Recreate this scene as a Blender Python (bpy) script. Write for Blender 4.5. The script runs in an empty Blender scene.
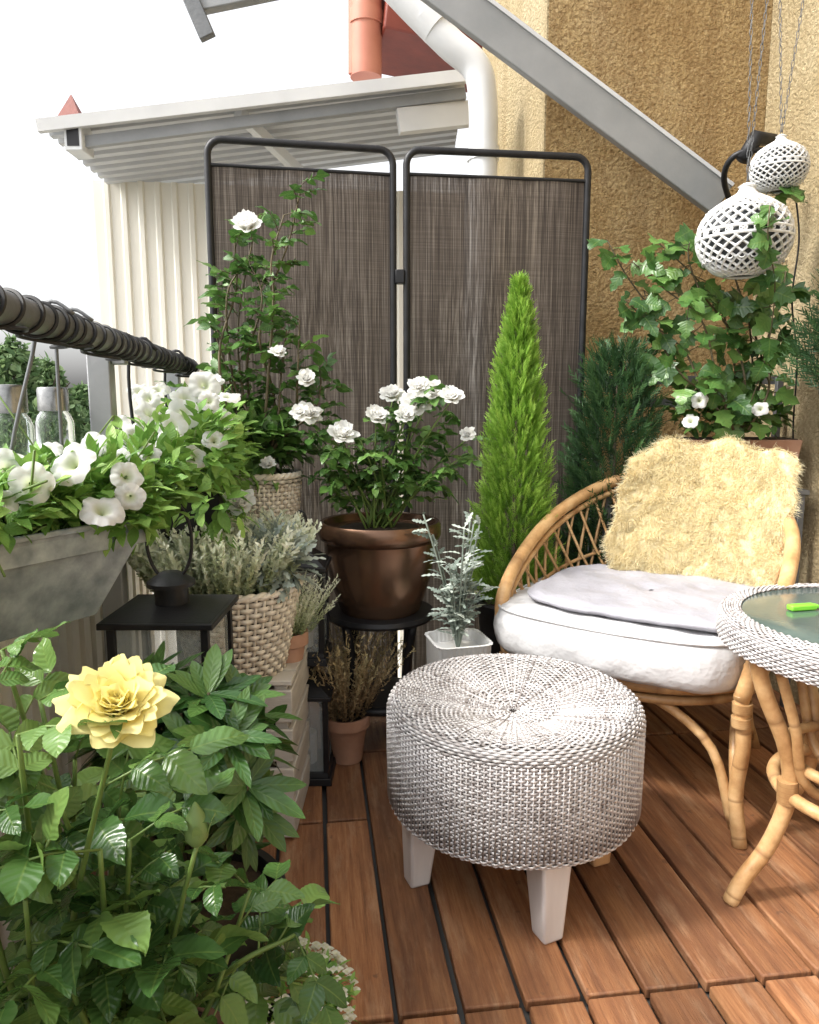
import bpy, math, random
import numpy as np
from mathutils import Vector, Quaternion
rng = np.random.default_rng(7); random.seed(7)
PI = math.pi; R = math.radians
col = bpy.context.scene.collection
F, PITCH, H = 740.0, R(8.6), 1.05
cp, sp = math.cos(PITCH), math.sin(PITCH)
def at(px, py, Y):
    u = (px-409.5)/F; v = (512-py)/F
    d = np.array([u, cp+v*sp, -sp+v*cp]); return np.array([0, 0, H])+d*(Y/d[1])
TH = R(7.5); ct, st = math.cos(TH), math.sin(TH)
def B(a, b, z): return np.array([a*ct-b*st, a*st+b*ct, z])
def nrm(v):
    v = np.asarray(v, float); return v/np.maximum(np.linalg.norm(v, axis=-1, keepdims=True), 1e-9)
def U(a, b, n=None): return rng.uniform(a, b, n)
def rdir(n): return nrm(rng.normal(size=(n, 3)))
def spline(pts, n=16):
    P = np.array(pts, float); P = np.vstack([2*P[0]-P[1], P, 2*P[-1]-P[-2]]); m = len(P)-3; out = []
    for t in np.linspace(0, m-1e-6, n):
        i = int(t); s = t-i; a, b, c, d = P[i:i+4]
        out.append(.5*((2*b)+(-a+c)*s+(2*a-5*b+4*c-d)*s*s+(-a+3*b-3*c+d)*s**3))
    return np.array(out)
# ------------------------------------------------------------------ mesh builder
ORG = {}
class MB:
    def __init__(s): s.V = []; s.A = []; s.F = []; s.n = 0
    def add(s, V, Fs, A=0.):
        V = np.asarray(V, float).reshape(-1, 3)
        if np.isscalar(A): A = np.tile([A, 0., 0.], (len(V), 1))
        s.V.append(V); s.A.append(np.asarray(A, float).reshape(-1, 3))
        for f in Fs:
            f = np.asarray(f, int)
            if f.size: s.F.append(f+s.n)
        s.n += len(V)
    def mesh(s, name, mat, org=(0, 0, 0), smooth=40):
        V = np.concatenate(s.V)-np.asarray(org)
        faces = []
        for f in s.F: faces += f.tolist()
        me = bpy.data.meshes.new(name); me.from_pydata(V.tolist(), [], faces)
        a = me.attributes.new('att', 'FLOAT_VECTOR', 'POINT'); a.data.foreach_set('vector', np.concatenate(s.A).astype(np.float32).ravel())
        me.polygons.foreach_set('use_smooth', [True]*len(me.polygons))
        if smooth < 180: me.set_sharp_from_angle(angle=R(smooth))
        me.materials.append(mat); return me
    def build(s, name, mat, parent=None, smooth=40, bevel=0, loc=None, rz=0):
        org = ORG[parent.name] if parent else (np.zeros(3) if loc is None else np.asarray(loc, float))
        me = s.mesh(name, mat, org, smooth)
        o = bpy.data.objects.new(name, me); col.objects.link(o)
        if parent: o.parent = parent; ORG[o.name] = ORG[parent.name]
        else: o.location = org; ORG[o.name] = org
        if bevel:
            m = o.modifiers.new('Bevel', 'BEVEL'); m.width = bevel; m.segments = 2; m.limit_method = 'ANGLE'
        return o
def tag(o, label=None, cat=None, group=None, kind=None):
    if label: o['label'] = label
    if cat: o['category'] = cat
    if group: o['group'] = group
    if kind: o['kind'] = kind
    return o
def thing(name, label, cat, loc=(0, 0, 0), group=None):
    o = bpy.data.objects.new(name, None); o.empty_display_size = .05; col.objects.link(o)
    o.location = loc; ORG[o.name] = np.asarray(loc, float); return tag(o, label, cat, group)
QB = [[0, 3, 2, 1], [4, 5, 6, 7], [0, 1, 5, 4], [1, 2, 6, 5], [2, 3, 7, 6], [3, 0, 4, 7]]
def hexa(mb, c8, var=0.): mb.add(c8, [QB], var)
def bbox(mb, a0, a1, b0, b1, z0, z1, var=0.):
    hexa(mb, [B(a0, b0, z0), B(a1, b0, z0), B(a1, b1, z0), B(a0, b1, z0), B(a0, b0, z1), B(a1, b0, z1), B(a1, b1, z1), B(a0, b1, z1)], var)
def box(mb, c, s, var=0.):
    x, y, z = c; a, b, h = s[0]/2, s[1]/2, s[2]/2
    hexa(mb, [(x-a, y-b, z-h), (x+a, y-b, z-h), (x+a, y+b, z-h), (x-a, y+b, z-h), (x-a, y-b, z+h), (x+a, y-b, z+h), (x+a, y+b, z+h), (x-a, y+b, z+h)], var)
def frustum(mb, c, w0, d0, w1, d1, z0, z1, var=0.):
    x, y = c
    hexa(mb, [(x-w0/2, y-d0/2, z0), (x+w0/2, y-d0/2, z0), (x+w0/2, y+d0/2, z0), (x-w0/2, y+d0/2, z0), (x-w1/2, y-d1/2, z1), (x+w1/2, y-d1/2, z1), (x+w1/2, y+d1/2, z1), (x-w1/2, y+d1/2, z1)], var)
def bar(mb, p0, p1, w, h, up=(0, 0, 1), var=0.):
    p0 = np.asarray(p0, float); p1 = np.asarray(p1, float); d = nrm(p1-p0); s = nrm(np.cross(d, up)); u = np.cross(s, d)
    q = [-s*w/2-u*h/2, s*w/2-u*h/2, s*w/2+u*h/2, -s*w/2+u*h/2]
    hexa(mb, [p0+k for k in q]+[p1+k for k in q], var)
def tube(mb, pts, r, k=8, var=0., closed=False):
    P = np.asarray(pts, float); n = len(P); r = np.broadcast_to(np.asarray(r, float), (n,))
    T = nrm(np.roll(P, -1, 0)-np.roll(P, 1, 0)) if closed else nrm(np.gradient(P, axis=0))
    N = np.zeros((n, 3)); a = np.array([0, 0, 1.]) if abs(T[0][2]) < .9 else np.array([1., 0, 0])
    N[0] = nrm(np.cross(T[0], a))
    for i in range(1, n): N[i] = nrm(N[i-1]-T[i]*np.dot(N[i-1], T[i]))
    Bn = np.cross(T, N); al = np.arange(k)*2*PI/k
    V = P[:, None]+r[:, None, None]*(np.cos(al)[None, :, None]*N[:, None]+np.sin(al)[None, :, None]*Bn[:, None])
    V = V.reshape(-1, 3); i = np.arange(n if closed else n-1)[:, None]; j = np.arange(k)[None]
    i2 = (i+1) % n; j2 = (j+1) % k
    Q = np.stack([i*k+j, i*k+j2, i2*k+j2, i2*k+j], -1).reshape(-1, 4)
    A = np.stack([np.full(n*k, var), np.repeat(np.linspace(0, 1, n), k), np.zeros(n*k)], 1)
    T3 = []
    if not closed:
        V = np.vstack([V, P[0], P[-1]]); A = np.vstack([A, [var, 0, 0], [var, 1, 0]])
        for q in range(k):
            T3.append([n*k, (q+1) % k, q]); T3.append([n*k+1, (n-1)*k+q, (n-1)*k+(q+1) % k])
    mb.add(V, [Q, T3], A)
def lathe(mb, prof, c, seg=40, var=0.):
    prof = np.array(prof, float); n = len(prof); th = np.arange(seg)*2*PI/seg
    V = np.stack([c[0]+prof[:, 0, None]*np.cos(th), c[1]+prof[:, 0, None]*np.sin(th), np.repeat(c[2]+prof[:, 1, None], seg, 1)], -1).reshape(-1, 3)
    i = np.arange(n-1)[:, None]; j = np.arange(seg)[None]; j2 = (j+1) % seg
    Q = np.stack([i*seg+j, i*seg+j2, (i+1)*seg+j2, (i+1)*seg+j], -1).reshape(-1, 4)
    A = np.stack([np.full(n*seg, var), np.repeat(np.linspace(0, 1, n), seg), np.zeros(n*seg)], 1)
    mb.add(V, [Q], A)
def grid(mb, V, nu, nv, A=0., wrap=False):
    i = np.arange(nu-1)[:, None]; j = np.arange(nv if wrap else nv-1)[None]; j2 = (j+1) % nv
    mb.add(V, [np.stack([i*nv+j, i*nv+j2, (i+1)*nv+j2, (i+1)*nv+j], -1).reshape(-1, 4)], A)
OVATE = [(0, .06), (.12, .55), (.3, .95), (.5, 1), (.7, .78), (.87, .4), (1, .03)]
LONG = [(0, .08), (.1, .4), (.3, .85), (.55, 1), (.78, .8), (.92, .4), (1, .04)]
SIMPLE = [(0, .1), (.35, 1), (.7, .75), (1, .05)]
LOBED = [(0, .1), (.06, .62), (.18, 1.0), (.3, .66), (.4, .72), (.52, .95), (.64, .46), (.78, .52), (.9, .26), (1, .03)]
MILLER = [(0, .12), (.15, .2), (.25, .8), (.33, .3), (.45, 1), (.55, .35), (.66, .9), (.76, .3), (.88, .55), (1, .1)]
SERR = [(0, .06)]+[(t, (math.sin(PI*t**.8)**.8)*(1.035 if i % 2 else .965)) for i, t in enumerate(np.linspace(.06, .95, 17))]+[(1, .02)]
def leaves(mb, P, D, N, L, W, shape=OVATE, fold=.25, droop=.25, wave=.06, var=None):
    P = np.asarray(P, float); n = len(P)
    if n == 0: return
    D = nrm(D); S = nrm(np.cross(D, N)); N = np.cross(S, D)
    L = np.broadcast_to(L, (n,)); W = np.broadcast_to(W, (n,)); dr = np.broadcast_to(droop, (n,))*U(.3, 1.6, n)
    if var is None: var = U(0, 1, n)
    var = np.broadcast_to(var, (n,)); ph = U(0, 6, n); fo = fold*U(.3, 1.5, n)
    V = []; A = []
    for t, w in shape:
        for s in (-1, 0, 1):
            off = (fo*abs(s)*w*W/2-dr*L*t*t+wave*W*np.sin(t*9+ph+s)*abs(s))[:, None]*N
            V.append(P+D*(L*t)[:, None]+S*(s*w*W/2)[:, None]+off)
            A.append(np.stack([var, np.full(n, t), np.full(n, float(s))], 1))
    V = np.stack(V, 1); A = np.stack(A, 1); m = len(shape)*3
    q = []
    for i in range(len(shape)-1):
        for s in (0, 1): q.append([3*i+s, 3*i+s+1, 3*i+s+4, 3*i+s+3])
    q = np.array(q); Q = (q[None]+(np.arange(n)*m)[:, None, None]).reshape(-1, 4)
    mb.add(V, [Q], A)
def blades(mb, P, D, N, L, W, nseg=1, droop=0., tip=.2, var=None):
    P = np.asarray(P, float); n = len(P); D = nrm(D); S = nrm(np.cross(D, N)); N = np.cross(S, D)
    L = np.broadcast_to(L, (n,)); W = np.broadcast_to(W, (n,)); dr = np.broadcast_to(droop, (n,))
    if var is None: var = U(0, 1, n)
    V = []; A = []
    for i in range(nseg+1):
        t = i/nseg; w = 1-(1-tip)*t**1.5
        for s in (-1, 1):
            V.append(P+D*(L*t)[:, None]+S*(s*w*W/2)[:, None]-N*(dr*L*t*t)[:, None]); A.append(np.stack([var, np.full(n, t), np.full(n, float(s))], 1))
    V = np.stack(V, 1); A = np.stack(A, 1); m = 2*(nseg+1)
    q = np.array([[2*i, 2*i+1, 2*i+3, 2*i+2] for i in range(nseg)])
    mb.add(V, [(q[None]+(np.arange(n)*m)[:, None, None]).reshape(-1, 4)], A)
def weave(mb, prof, per, spacing, amp, rad, c, k=5, stake=None):
    P = np.array(prof, float); d = np.r_[0, np.cumsum(np.linalg.norm(np.diff(P, axis=0), axis=1))]
    nrow = int(d[-1]/spacing); s = np.linspace(0, d[-1], nrow)
    r = np.interp(s, d, P[:, 0]); z = np.interp(s, d, P[:, 1]); tr = np.gradient(r); tz = np.gradient(z); l = np.hypot(tr, tz); tr /= l; tz /= l
    al = np.arange(k)*2*PI/k
    for i in range(nrow):
        n = per(r[i]); m = n*6; th = np.arange(m)*2*PI/m+U(0, .01)
        nr, nz = tz[i], -tr[i]; off = amp*np.cos(n*th+PI*(i % 2))
        a = spacing*.52; ca = np.cos(al)*a; sa = np.sin(al)*rad
        rr = r[i]+nr*(off[:, None]+sa[None])+tr[i]*ca[None]; zz = z[i]+nz*(off[:, None]+sa[None])+tz[i]*ca[None]+.0006*np.sin(3*th+i)[:, None]
        V = np.stack([c[0]+rr*np.cos(th)[:, None], c[1]+rr*np.sin(th)[:, None], c[2]+zz], -1)
        v = U(0, 1)*.4+.6*np.repeat(U(0, 1, n), 6)
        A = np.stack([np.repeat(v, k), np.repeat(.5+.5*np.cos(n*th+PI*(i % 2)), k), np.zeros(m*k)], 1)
        ii = np.arange(m)[:, None]; jj = np.arange(k)[None]
        Q = np.stack([ii*k+jj, ii*k+(jj+1) % k, ((ii+1) % m)*k+(jj+1) % k, ((ii+1) % m)*k+jj], -1).reshape(-1, 4)
        mb.add(V, [Q], A)
    if stake:
        n, rs, smax = stake
        for j in range(2*n):
            t = j*PI/n; q = s <= smax*d[-1]
            tube(mb, np.stack([c[0]+r[q]*math.cos(t), c[1]+r[q]*math.sin(t), c[2]+z[q]], 1)[::3], rs, 5, U(0, 1))
# ------------------------------------------------------------------ materials
def M(name):
    m = bpy.data.materials.new(name); m.use_nodes = True; nt = m.node_tree; return m, nt, nt.nodes['Principled BSDF']
def nd(nt, t, **kw):
    n = nt.nodes.new(t)
    for k, v in kw.items(): setattr(n, k, v)
    return n
def ramp(nt, fac, stops):
    n = nd(nt, 'ShaderNodeValToRGB'); e = n.color_ramp.elements
    while len(e) < len(stops): e.new(.5)
    for i, (p, c) in enumerate(stops): e[i].position = p; e[i].color = (*c, 1) if len(c) == 3 else c
    nt.links.new(fac, n.inputs[0]); return n.outputs[0]
def noise(nt, vec, scale, detail=5, rough=.55):
    n = nd(nt, 'ShaderNodeTexNoise'); n.inputs['Scale'].default_value = scale; n.inputs['Detail'].default_value = detail; n.inputs['Roughness'].default_value = rough
    if vec: nt.links.new(vec, n.inputs['Vector'])
    return n.outputs[0]
def math_(nt, op, a, b=0., clamp=False):
    n = nd(nt, 'ShaderNodeMath', operation=op, use_clamp=clamp)
    for i, x in enumerate((a, b)):
        if isinstance(x, (int, float)): n.inputs[i].default_value = x
        else: nt.links.new(x, n.inputs[i])
    return n.outputs[0]
def coords(nt, stretch=(1, 1, 1)):
    t = nd(nt, 'ShaderNodeTexCoord'); m = nd(nt, 'ShaderNodeMapping'); m.inputs['Scale'].default_value = stretch
    nt.links.new(t.outputs['Object'], m.inputs[0]); return m.outputs[0]
def att(nt):
    a = nd(nt, 'ShaderNodeAttribute', attribute_name='att'); s = nd(nt, 'ShaderNodeSeparateXYZ'); nt.links.new(a.outputs['Vector'], s.inputs[0]); return s.outputs
def scl(nt, c, f):
    n = nd(nt, 'ShaderNodeVectorMath', operation='SCALE'); nt.links.new(c, n.inputs[0])
    if isinstance(f, (int, float)): n.inputs['Scale'].default_value = f
    else: nt.links.new(f, n.inputs['Scale'])
    return n.outputs[0]
def mix(nt, f, a, b, bt='MIX'):
    n = nd(nt, 'ShaderNodeMixRGB', blend_type=bt)
    for i, x in enumerate((f, a, b)):
        if isinstance(x, (int, float)): n.inputs[i].default_value = x
        elif isinstance(x, tuple): n.inputs[i].default_value = (*x, 1)
        else: nt.links.new(x, n.inputs[i])
    return n.outputs[0]
def bump(nt, b, h, strength, dist=.01):
    n = nd(nt, 'ShaderNodeBump'); n.inputs['Strength'].default_value = strength; n.inputs['Distance'].default_value = dist
    nt.links.new(h, n.inputs['Height']); nt.links.new(n.outputs[0], b.inputs['Normal'])
def transl(nt, b, c, f):
    t = nd(nt, 'ShaderNodeBsdfTranslucent'); x = nd(nt, 'ShaderNodeMixShader'); x.inputs[0].default_value = f
    nt.links.new(c, t.inputs[0]); nt.links.new(b.outputs[0], x.inputs[1]); nt.links.new(t.outputs[0], x.inputs[2])
    nt.links.new(x.outputs[0], nt.nodes['Material Output'].inputs[0])
def simple(name, c1, c2, scale=8, rough=.6, bmp=0, bscale=60, metal=0, stretch=(1, 1, 1), tr=0, var=0, dist=.004, spec=.5):
    m, nt, b = M(name); v = coords(nt, stretch); c = ramp(nt, noise(nt, v, scale), [(.3, c1), (.7, c2)])
    if var: c = scl(nt, c, math_(nt, 'ADD', math_(nt, 'MULTIPLY', att(nt)[0], var), 1-var/2))
    nt.links.new(c, b.inputs['Base Color']); b.inputs['Roughness'].default_value = rough; b.inputs['Metallic'].default_value = metal
    b.inputs['Specular IOR Level'].default_value = spec
    if bmp: bump(nt, b, noise(nt, v, bscale, 4), bmp, dist)
    if tr: transl(nt, b, c, tr)
    return m
def leafmat(name, c1, c2, c3, rough=.45, tr=.25, vein=(.2, .3, .07), veinf=.5, bmp=.25):
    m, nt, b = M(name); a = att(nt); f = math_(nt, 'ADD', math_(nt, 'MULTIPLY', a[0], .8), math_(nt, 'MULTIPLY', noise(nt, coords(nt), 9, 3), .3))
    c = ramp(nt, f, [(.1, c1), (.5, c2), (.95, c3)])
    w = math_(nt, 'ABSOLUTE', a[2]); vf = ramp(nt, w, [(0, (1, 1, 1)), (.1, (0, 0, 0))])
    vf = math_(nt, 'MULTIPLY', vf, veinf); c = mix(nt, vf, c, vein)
    nt.links.new(c, b.inputs['Base Color']); b.inputs['Roughness'].default_value = rough
    if bmp:
        h = math_(nt, 'SINE', math_(nt, 'SUBTRACT', math_(nt, 'MULTIPLY', a[1], 42.), math_(nt, 'MULTIPLY', w, 9.)))
        bump(nt, b, h, bmp, .0012)
    transl(nt, b, c, tr); return m
def stucco(name, stops, dark, spk, bs, bd):
    m, nt, b = M(name); v = coords(nt); c = ramp(nt, noise(nt, v, 1.7, 9, .68), stops)
    c = mix(nt, ramp(nt, noise(nt, coords(nt, (6, 6, .6)), 1.2, 6, .65), [(.46, (0, 0, 0)), (.72, (.6, .6, .6))]), c, dark)
    c = mix(nt, ramp(nt, noise(nt, v, 85, 4, .6), [(.36, (spk, spk, spk)), (.58, (0, 0, 0))]), c, dark)
    c = mix(nt, ramp(nt, noise(nt, v, 60, 3, .5), [(.6, (0, 0, 0)), (.75, (.5, .5, .5))]), c, tuple(min(1, x*1.25) for x in stops[-1][1]))
    nt.links.new(c, b.inputs['Base Color']); b.inputs['Roughness'].default_value = .95; b.inputs['Specular IOR Level'].default_value = .1
    bump(nt, b, noise(nt, v, bs, 6, .62), 1.0, bd); return m
m_stucco = stucco('stucco', [(.3, (.45, .29, .125)), (.5, (.60, .42, .20)), (.68, (.72, .55, .31))], (.27, .155, .065), .6, 75, .05)
m_stucco2 = stucco('stucco_pale', [(.3, (.54, .42, .23)), (.7, (.72, .61, .40))], (.38, .27, .14), .4, 80, .04)
m_deck, nt, b = M('deck_wood'); a = att(nt); tc = nd(nt, 'ShaderNodeTexCoord'); ad = nd(nt, 'ShaderNodeVectorMath', operation='ADD'); nt.links.new(tc.outputs['Object'], ad.inputs[0])
cb = nd(nt, 'ShaderNodeCombineXYZ'); nt.links.new(math_(nt, 'MULTIPLY', a[0], 37.), cb.inputs[0]); nt.links.new(math_(nt, 'MULTIPLY', a[0], 91.), cb.inputs[1]); nt.links.new(cb.outputs[0], ad.inputs[1])
mp = nd(nt, 'ShaderNodeMapping'); mp.inputs['Scale'].default_value = (40, 2.0, 6); nt.links.new(ad.outputs[0], mp.inputs[0])
g = noise(nt, mp.outputs[0], 1.6, 9, .75); c = ramp(nt, g, [(.26, (.095, .038, .017)), (.48, (.29, .122, .05)), (.72, (.47, .235, .105))])
mp2 = nd(nt, 'ShaderNodeMapping'); mp2.inputs['Scale'].default_value = (6, 1.1, 1); nt.links.new(ad.outputs[0], mp2.inputs[0])
c = mix(nt, ramp(nt, noise(nt, mp2.outputs[0], 2.2, 7, .65), [(.36, (.75, .75, .75)), (.6, (0, 0, 0))]), c, (.135, .058, .03))
c = mix(nt, ramp(nt, noise(nt, mp2.outputs[0], 4.2, 7, .7), [(.52, (0, 0, 0)), (.74, (.6, .6, .6))]), c, (.48, .31, .185))
c = mix(nt, ramp(nt, noise(nt, tc.outputs['Object'], 26, 4), [(.66, (0, 0, 0)), (.72, (.5, .5, .5))]), c, (.07, .035, .025))
c = scl(nt, c, math_(nt, 'ADD', math_(nt, 'MULTIPLY', a[0], .6), .70)); nt.links.new(c, b.inputs['Base Color'])
nt.links.new(ramp(nt, g, [(.3, (.7, .7, .7)), (.7, (.48, .48, .48))]), b.inputs['Roughness']); bump(nt, b, g, .7, .006)
def wickermat(name, hi, lo, rough=.6, lowmix=.62):
    m, nt, b = M(name); a = att(nt); f = math_(nt, 'ADD', math_(nt, 'MULTIPLY', a[0], .55), math_(nt, 'MULTIPLY', noise(nt, coords(nt), 70, 4, .7), .65))
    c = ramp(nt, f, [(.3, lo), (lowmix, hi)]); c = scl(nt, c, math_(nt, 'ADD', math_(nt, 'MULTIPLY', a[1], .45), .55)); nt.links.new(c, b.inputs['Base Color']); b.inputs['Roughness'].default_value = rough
    bump(nt, b, noise(nt, coords(nt), 400, 2), .3, .001); return m
m_wick = wickermat('white_wicker', (.63, .605, .60), (.25, .215, .2)); m_wickw = wickermat('pale_wicker', (.82, .75, .63), (.52, .43, .32))
m_core = simple('wicker_core', (.08, .065, .055), (.14, .12, .1), rough=.9)
m_rattan, nt, b = M('rattan'); a = att(nt); c = ramp(nt, noise(nt, coords(nt), 16, 5, .65), [(.28, (.33, .17, .065)), (.5, (.5, .295, .13)), (.72, (.64, .43, .22))]); c = scl(nt, c, math_(nt, 'ADD', math_(nt, 'MULTIPLY', a[0], .35), .8))
fr_ = math_(nt, 'FRACT', math_(nt, 'MULTIPLY', math_(nt, 'ADD', a[1], math_(nt, 'MULTIPLY', a[0], .37)), 4.3)); c = mix(nt, ramp(nt, fr_, [(0, (.75, .75, .75)), (.05, (0, 0, 0)), (.93, (0, 0, 0)), (1, (.6, .6, .6))]), c, (.19, .085, .03))
nt.links.new(c, b.inputs['Base Color']); b.inputs['Roughness'].default_value = .4; bump(nt, b, noise(nt, coords(nt), 90, 4), .3, .003)
m_white = simple('white_paint_wood', (.55, .51, .5), (.72, .69, .68), 12, .5, .3, 40, stretch=(1, 1, .2)); m_pine = simple('bare_pine', (.5, .27, .12), (.64, .38, .19), 10, .5, stretch=(1, 1, .15))
m_black = simple('black_metal', (.006, .006, .007), (.016, .016, .018), 20, .45, .1, 200, spec=.35); m_blackp = simple('black_plastic', (.01, .01, .01), (.022, .022, .022), 12, .5, spec=.3)
m_grey = simple('grey_galvanised', (.21, .22, .225), (.29, .295, .30), 5, .5, .15, 90, metal=.2); m_greyd = simple('dark_grey_metal', (.10, .105, .11), (.17, .175, .18), 6, .45, .2, 70, metal=.3)
m_zinc = simple('zinc', (.16, .195, .21), (.40, .45, .47), 26, .4, .15, 50, metal=.25); m_roof = simple('roof_sheet', (.46, .47, .49), (.57, .58, .59), 3, .5, .1, 60); m_verge = simple('verge_sheet', (.5, .5, .5), (.62, .62, .61), 3, .5)
m_siding = simple('cream_siding', (.74, .71, .62), (.81, .78, .70), 2, .5, 0); m_pipe = simple('white_pipe', (.58, .59, .6), (.68, .69, .69), 3, .35)
m_salmon = simple('salmon_clay', (.40, .14, .09), (.5, .2, .13), 4, .5); m_red = simple('red_roof', (.12, .018, .01), (.2, .035, .018), 6, .55, .2, 50)
m_bronze = simple('bronze_glaze', (.1, .055, .035), (.26, .155, .1), 5, .26, .1, 40, metal=.75); m_terra = simple('terracotta', (.34, .17, .1), (.48, .28, .19), 9, .8, .3, 60)
m_soil = simple('soil', (.02, .013, .008), (.06, .04, .025), 60, .95, 1, 80); m_crate = simple('limewashed_wood', (.44, .40, .35), (.64, .6, .54), 5, .7, .4, 40, stretch=(1, 1, 6))
m_cush = simple('white_cotton', (.53, .525, .53), (.60, .595, .60), 4, .85, .5, 9, dist=.03, spec=.2); m_pad = simple('lilac_cotton', (.29, .285, .32), (.38, .375, .41), 5, .55, .5, 14, dist=.02, spec=.35)
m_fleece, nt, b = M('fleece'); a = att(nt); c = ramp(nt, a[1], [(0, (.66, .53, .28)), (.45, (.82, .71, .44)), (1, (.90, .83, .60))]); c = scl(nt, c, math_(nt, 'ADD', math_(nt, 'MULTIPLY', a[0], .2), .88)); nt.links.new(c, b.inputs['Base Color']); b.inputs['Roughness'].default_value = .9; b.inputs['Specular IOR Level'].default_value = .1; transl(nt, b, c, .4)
m_glass, nt, b = M('clear_glass'); b.inputs['Transmission Weight'].default_value = 1; b.inputs['Roughness'].default_value = .02; b.inputs['IOR'].default_value = 1.3; b.inputs['Base Color'].default_value = (.93, .96, .95, 1)
m_pane, nt, b = M('pane_glass'); b.inputs['Base Color'].default_value = (.5, .55, .55, 1); b.inputs['Roughness'].default_value = .06; b.inputs['Alpha'].default_value = .25
m_top = simple('table_glass', (.06, .085, .08), (.11, .145, .13), 9, .12, .08, 120, spec=.7); m_chrome = simple('chrome', (.2, .2, .2), (.34, .34, .33), 60, .25, metal=.9)
m_lime = simple('lime_plastic', (.25, .75, .05), (.3, .8, .08), 4, .3, tr=.2); m_wmetal = simple('white_metal', (.64, .64, .63), (.74, .74, .73), 12, .4); m_innerdark = simple('painted_inner_dark', (.05, .055, .06), (.09, .095, .1), 6, .25)  # last one is a dark tone standing in for shade inside the lamps
m_fab, nt, b = M('screen_fabric'); v1 = coords(nt, (330, 330, 2)); v2 = coords(nt, (4, 4, 330))
n1 = noise(nt, v1, 1, 4, .7); n2 = noise(nt, v2, 1, 2, .6); n3 = noise(nt, coords(nt, (45, 45, .8)), 1, 3, .6); f = math_(nt, 'ADD', math_(nt, 'ADD', math_(nt, 'MULTIPLY', n1, .72), math_(nt, 'MULTIPLY', n2, .12)), math_(nt, 'MULTIPLY', n3, .16))
c = ramp(nt, f, [(.36, (.024, .018, .0145)), (.5, (.08, .064, .053)), (.67, (.255, .22, .19))]); nt.links.new(c, b.inputs['Base Color']); b.inputs['Roughness'].default_value = .85; bump(nt, b, f, .5, .003)
tl = nd(nt, 'ShaderNodeBsdfTranslucent'); nt.links.new(c, tl.inputs[0]); x1 = nd(nt, 'ShaderNodeMixShader'); x1.inputs[0].default_value = .25; nt.links.new(b.outputs[0], x1.inputs[1]); nt.links.new(tl.outputs[0], x1.inputs[2])
tp = nd(nt, 'ShaderNodeBsdfTransparent'); x2 = nd(nt, 'ShaderNodeMixShader'); nt.links.new(ramp(nt, n1, [(.5, (.01, .01, .01)), (.7, (.13, .13, .13))]), x2.inputs[0]); nt.links.new(x1.outputs[0], x2.inputs[1]); nt.links.new(tp.outputs[0], x2.inputs[2]); nt.links.new(x2.outputs[0], nt.nodes['Material Output'].inputs[0])
def petalmat(name, inner, outer, tr=.4):
    m, nt, b = M(name); a = att(nt); c = ramp(nt, a[1], [(0, inner), (.55, outer)]); c = scl(nt, c, math_(nt, 'ADD', math_(nt, 'MULTIPLY', a[0], .12), .9))
    nt.links.new(c, b.inputs['Base Color']); b.inputs['Roughness'].default_value = .6; b.inputs['Specular IOR Level'].default_value = .2; transl(nt, b, c, tr); return m
m_rosew = petalmat('white_rose_petal', (.84, .82, .66), (.90, .90, .88), .5); m_rosey = petalmat('yellow_rose_petal', (.92, .74, .18), (.94, .86, .40), .45); m_petu = petalmat('petunia_petal', (.55, .62, .3), (.80, .80, .79))
m_lrose = leafmat('rose_leaf', (.026, .068, .02), (.07, .16, .04), (.21, .345, .09), .24); m_lrose2 = leafmat('dark_rose_leaf', (.032, .08, .019), (.07, .16, .035), (.16, .295, .07), .3)
m_lrhod = leafmat('rhododendron_leaf', (.016, .054, .013), (.04, .112, .024), (.11, .21, .046), .28, .15, (.14, .24, .07), .6); m_lpet = leafmat('petunia_leaf', (.07, .165, .03), (.155, .32, .055), (.30, .48, .11), .5)
m_lvine = leafmat('vine_leaf', (.03, .08, .02), (.07, .165, .038), (.17, .31, .075), .33, .3); m_silver = leafmat('silver_leaf', (.13, .17, .14), (.26, .31, .27), (.5, .56, .5), .8, .15, (.42, .47, .4), .3, .1)
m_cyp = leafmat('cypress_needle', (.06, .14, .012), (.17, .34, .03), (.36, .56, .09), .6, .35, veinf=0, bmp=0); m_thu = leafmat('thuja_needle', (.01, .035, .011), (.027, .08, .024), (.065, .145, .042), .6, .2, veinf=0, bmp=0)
m_heath = leafmat('heather_needle', (.20, .26, .11), (.50, .56, .35), (.84, .86, .73), .7, .35, veinf=0, bmp=0); m_heathb = leafmat('brown_heather', (.16, .11, .05), (.33, .23, .12), (.45, .37, .19), .8, .15, veinf=0, bmp=0)
m_far = leafmat('far_tree_leaf', (.06, .12, .045), (.12, .2, .075), (.22, .31, .13), .7, .3, veinf=0, bmp=0)
m_stem = simple('green_stem', (.08, .14, .03), (.17, .26, .06), 20, .5); m_stemd = simple('brown_stem', (.06, .05, .025), (.13, .10, .05), 30, .7); m_bark = simple('bark', (.05, .035, .025), (.12, .09, .065), 12, .9, .6, 30)
m_bud = leafmat('bud_green', (.2, .3, .1), (.27, .4, .14), (.34, .47, .18), .5, veinf=0, bmp=0)
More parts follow.
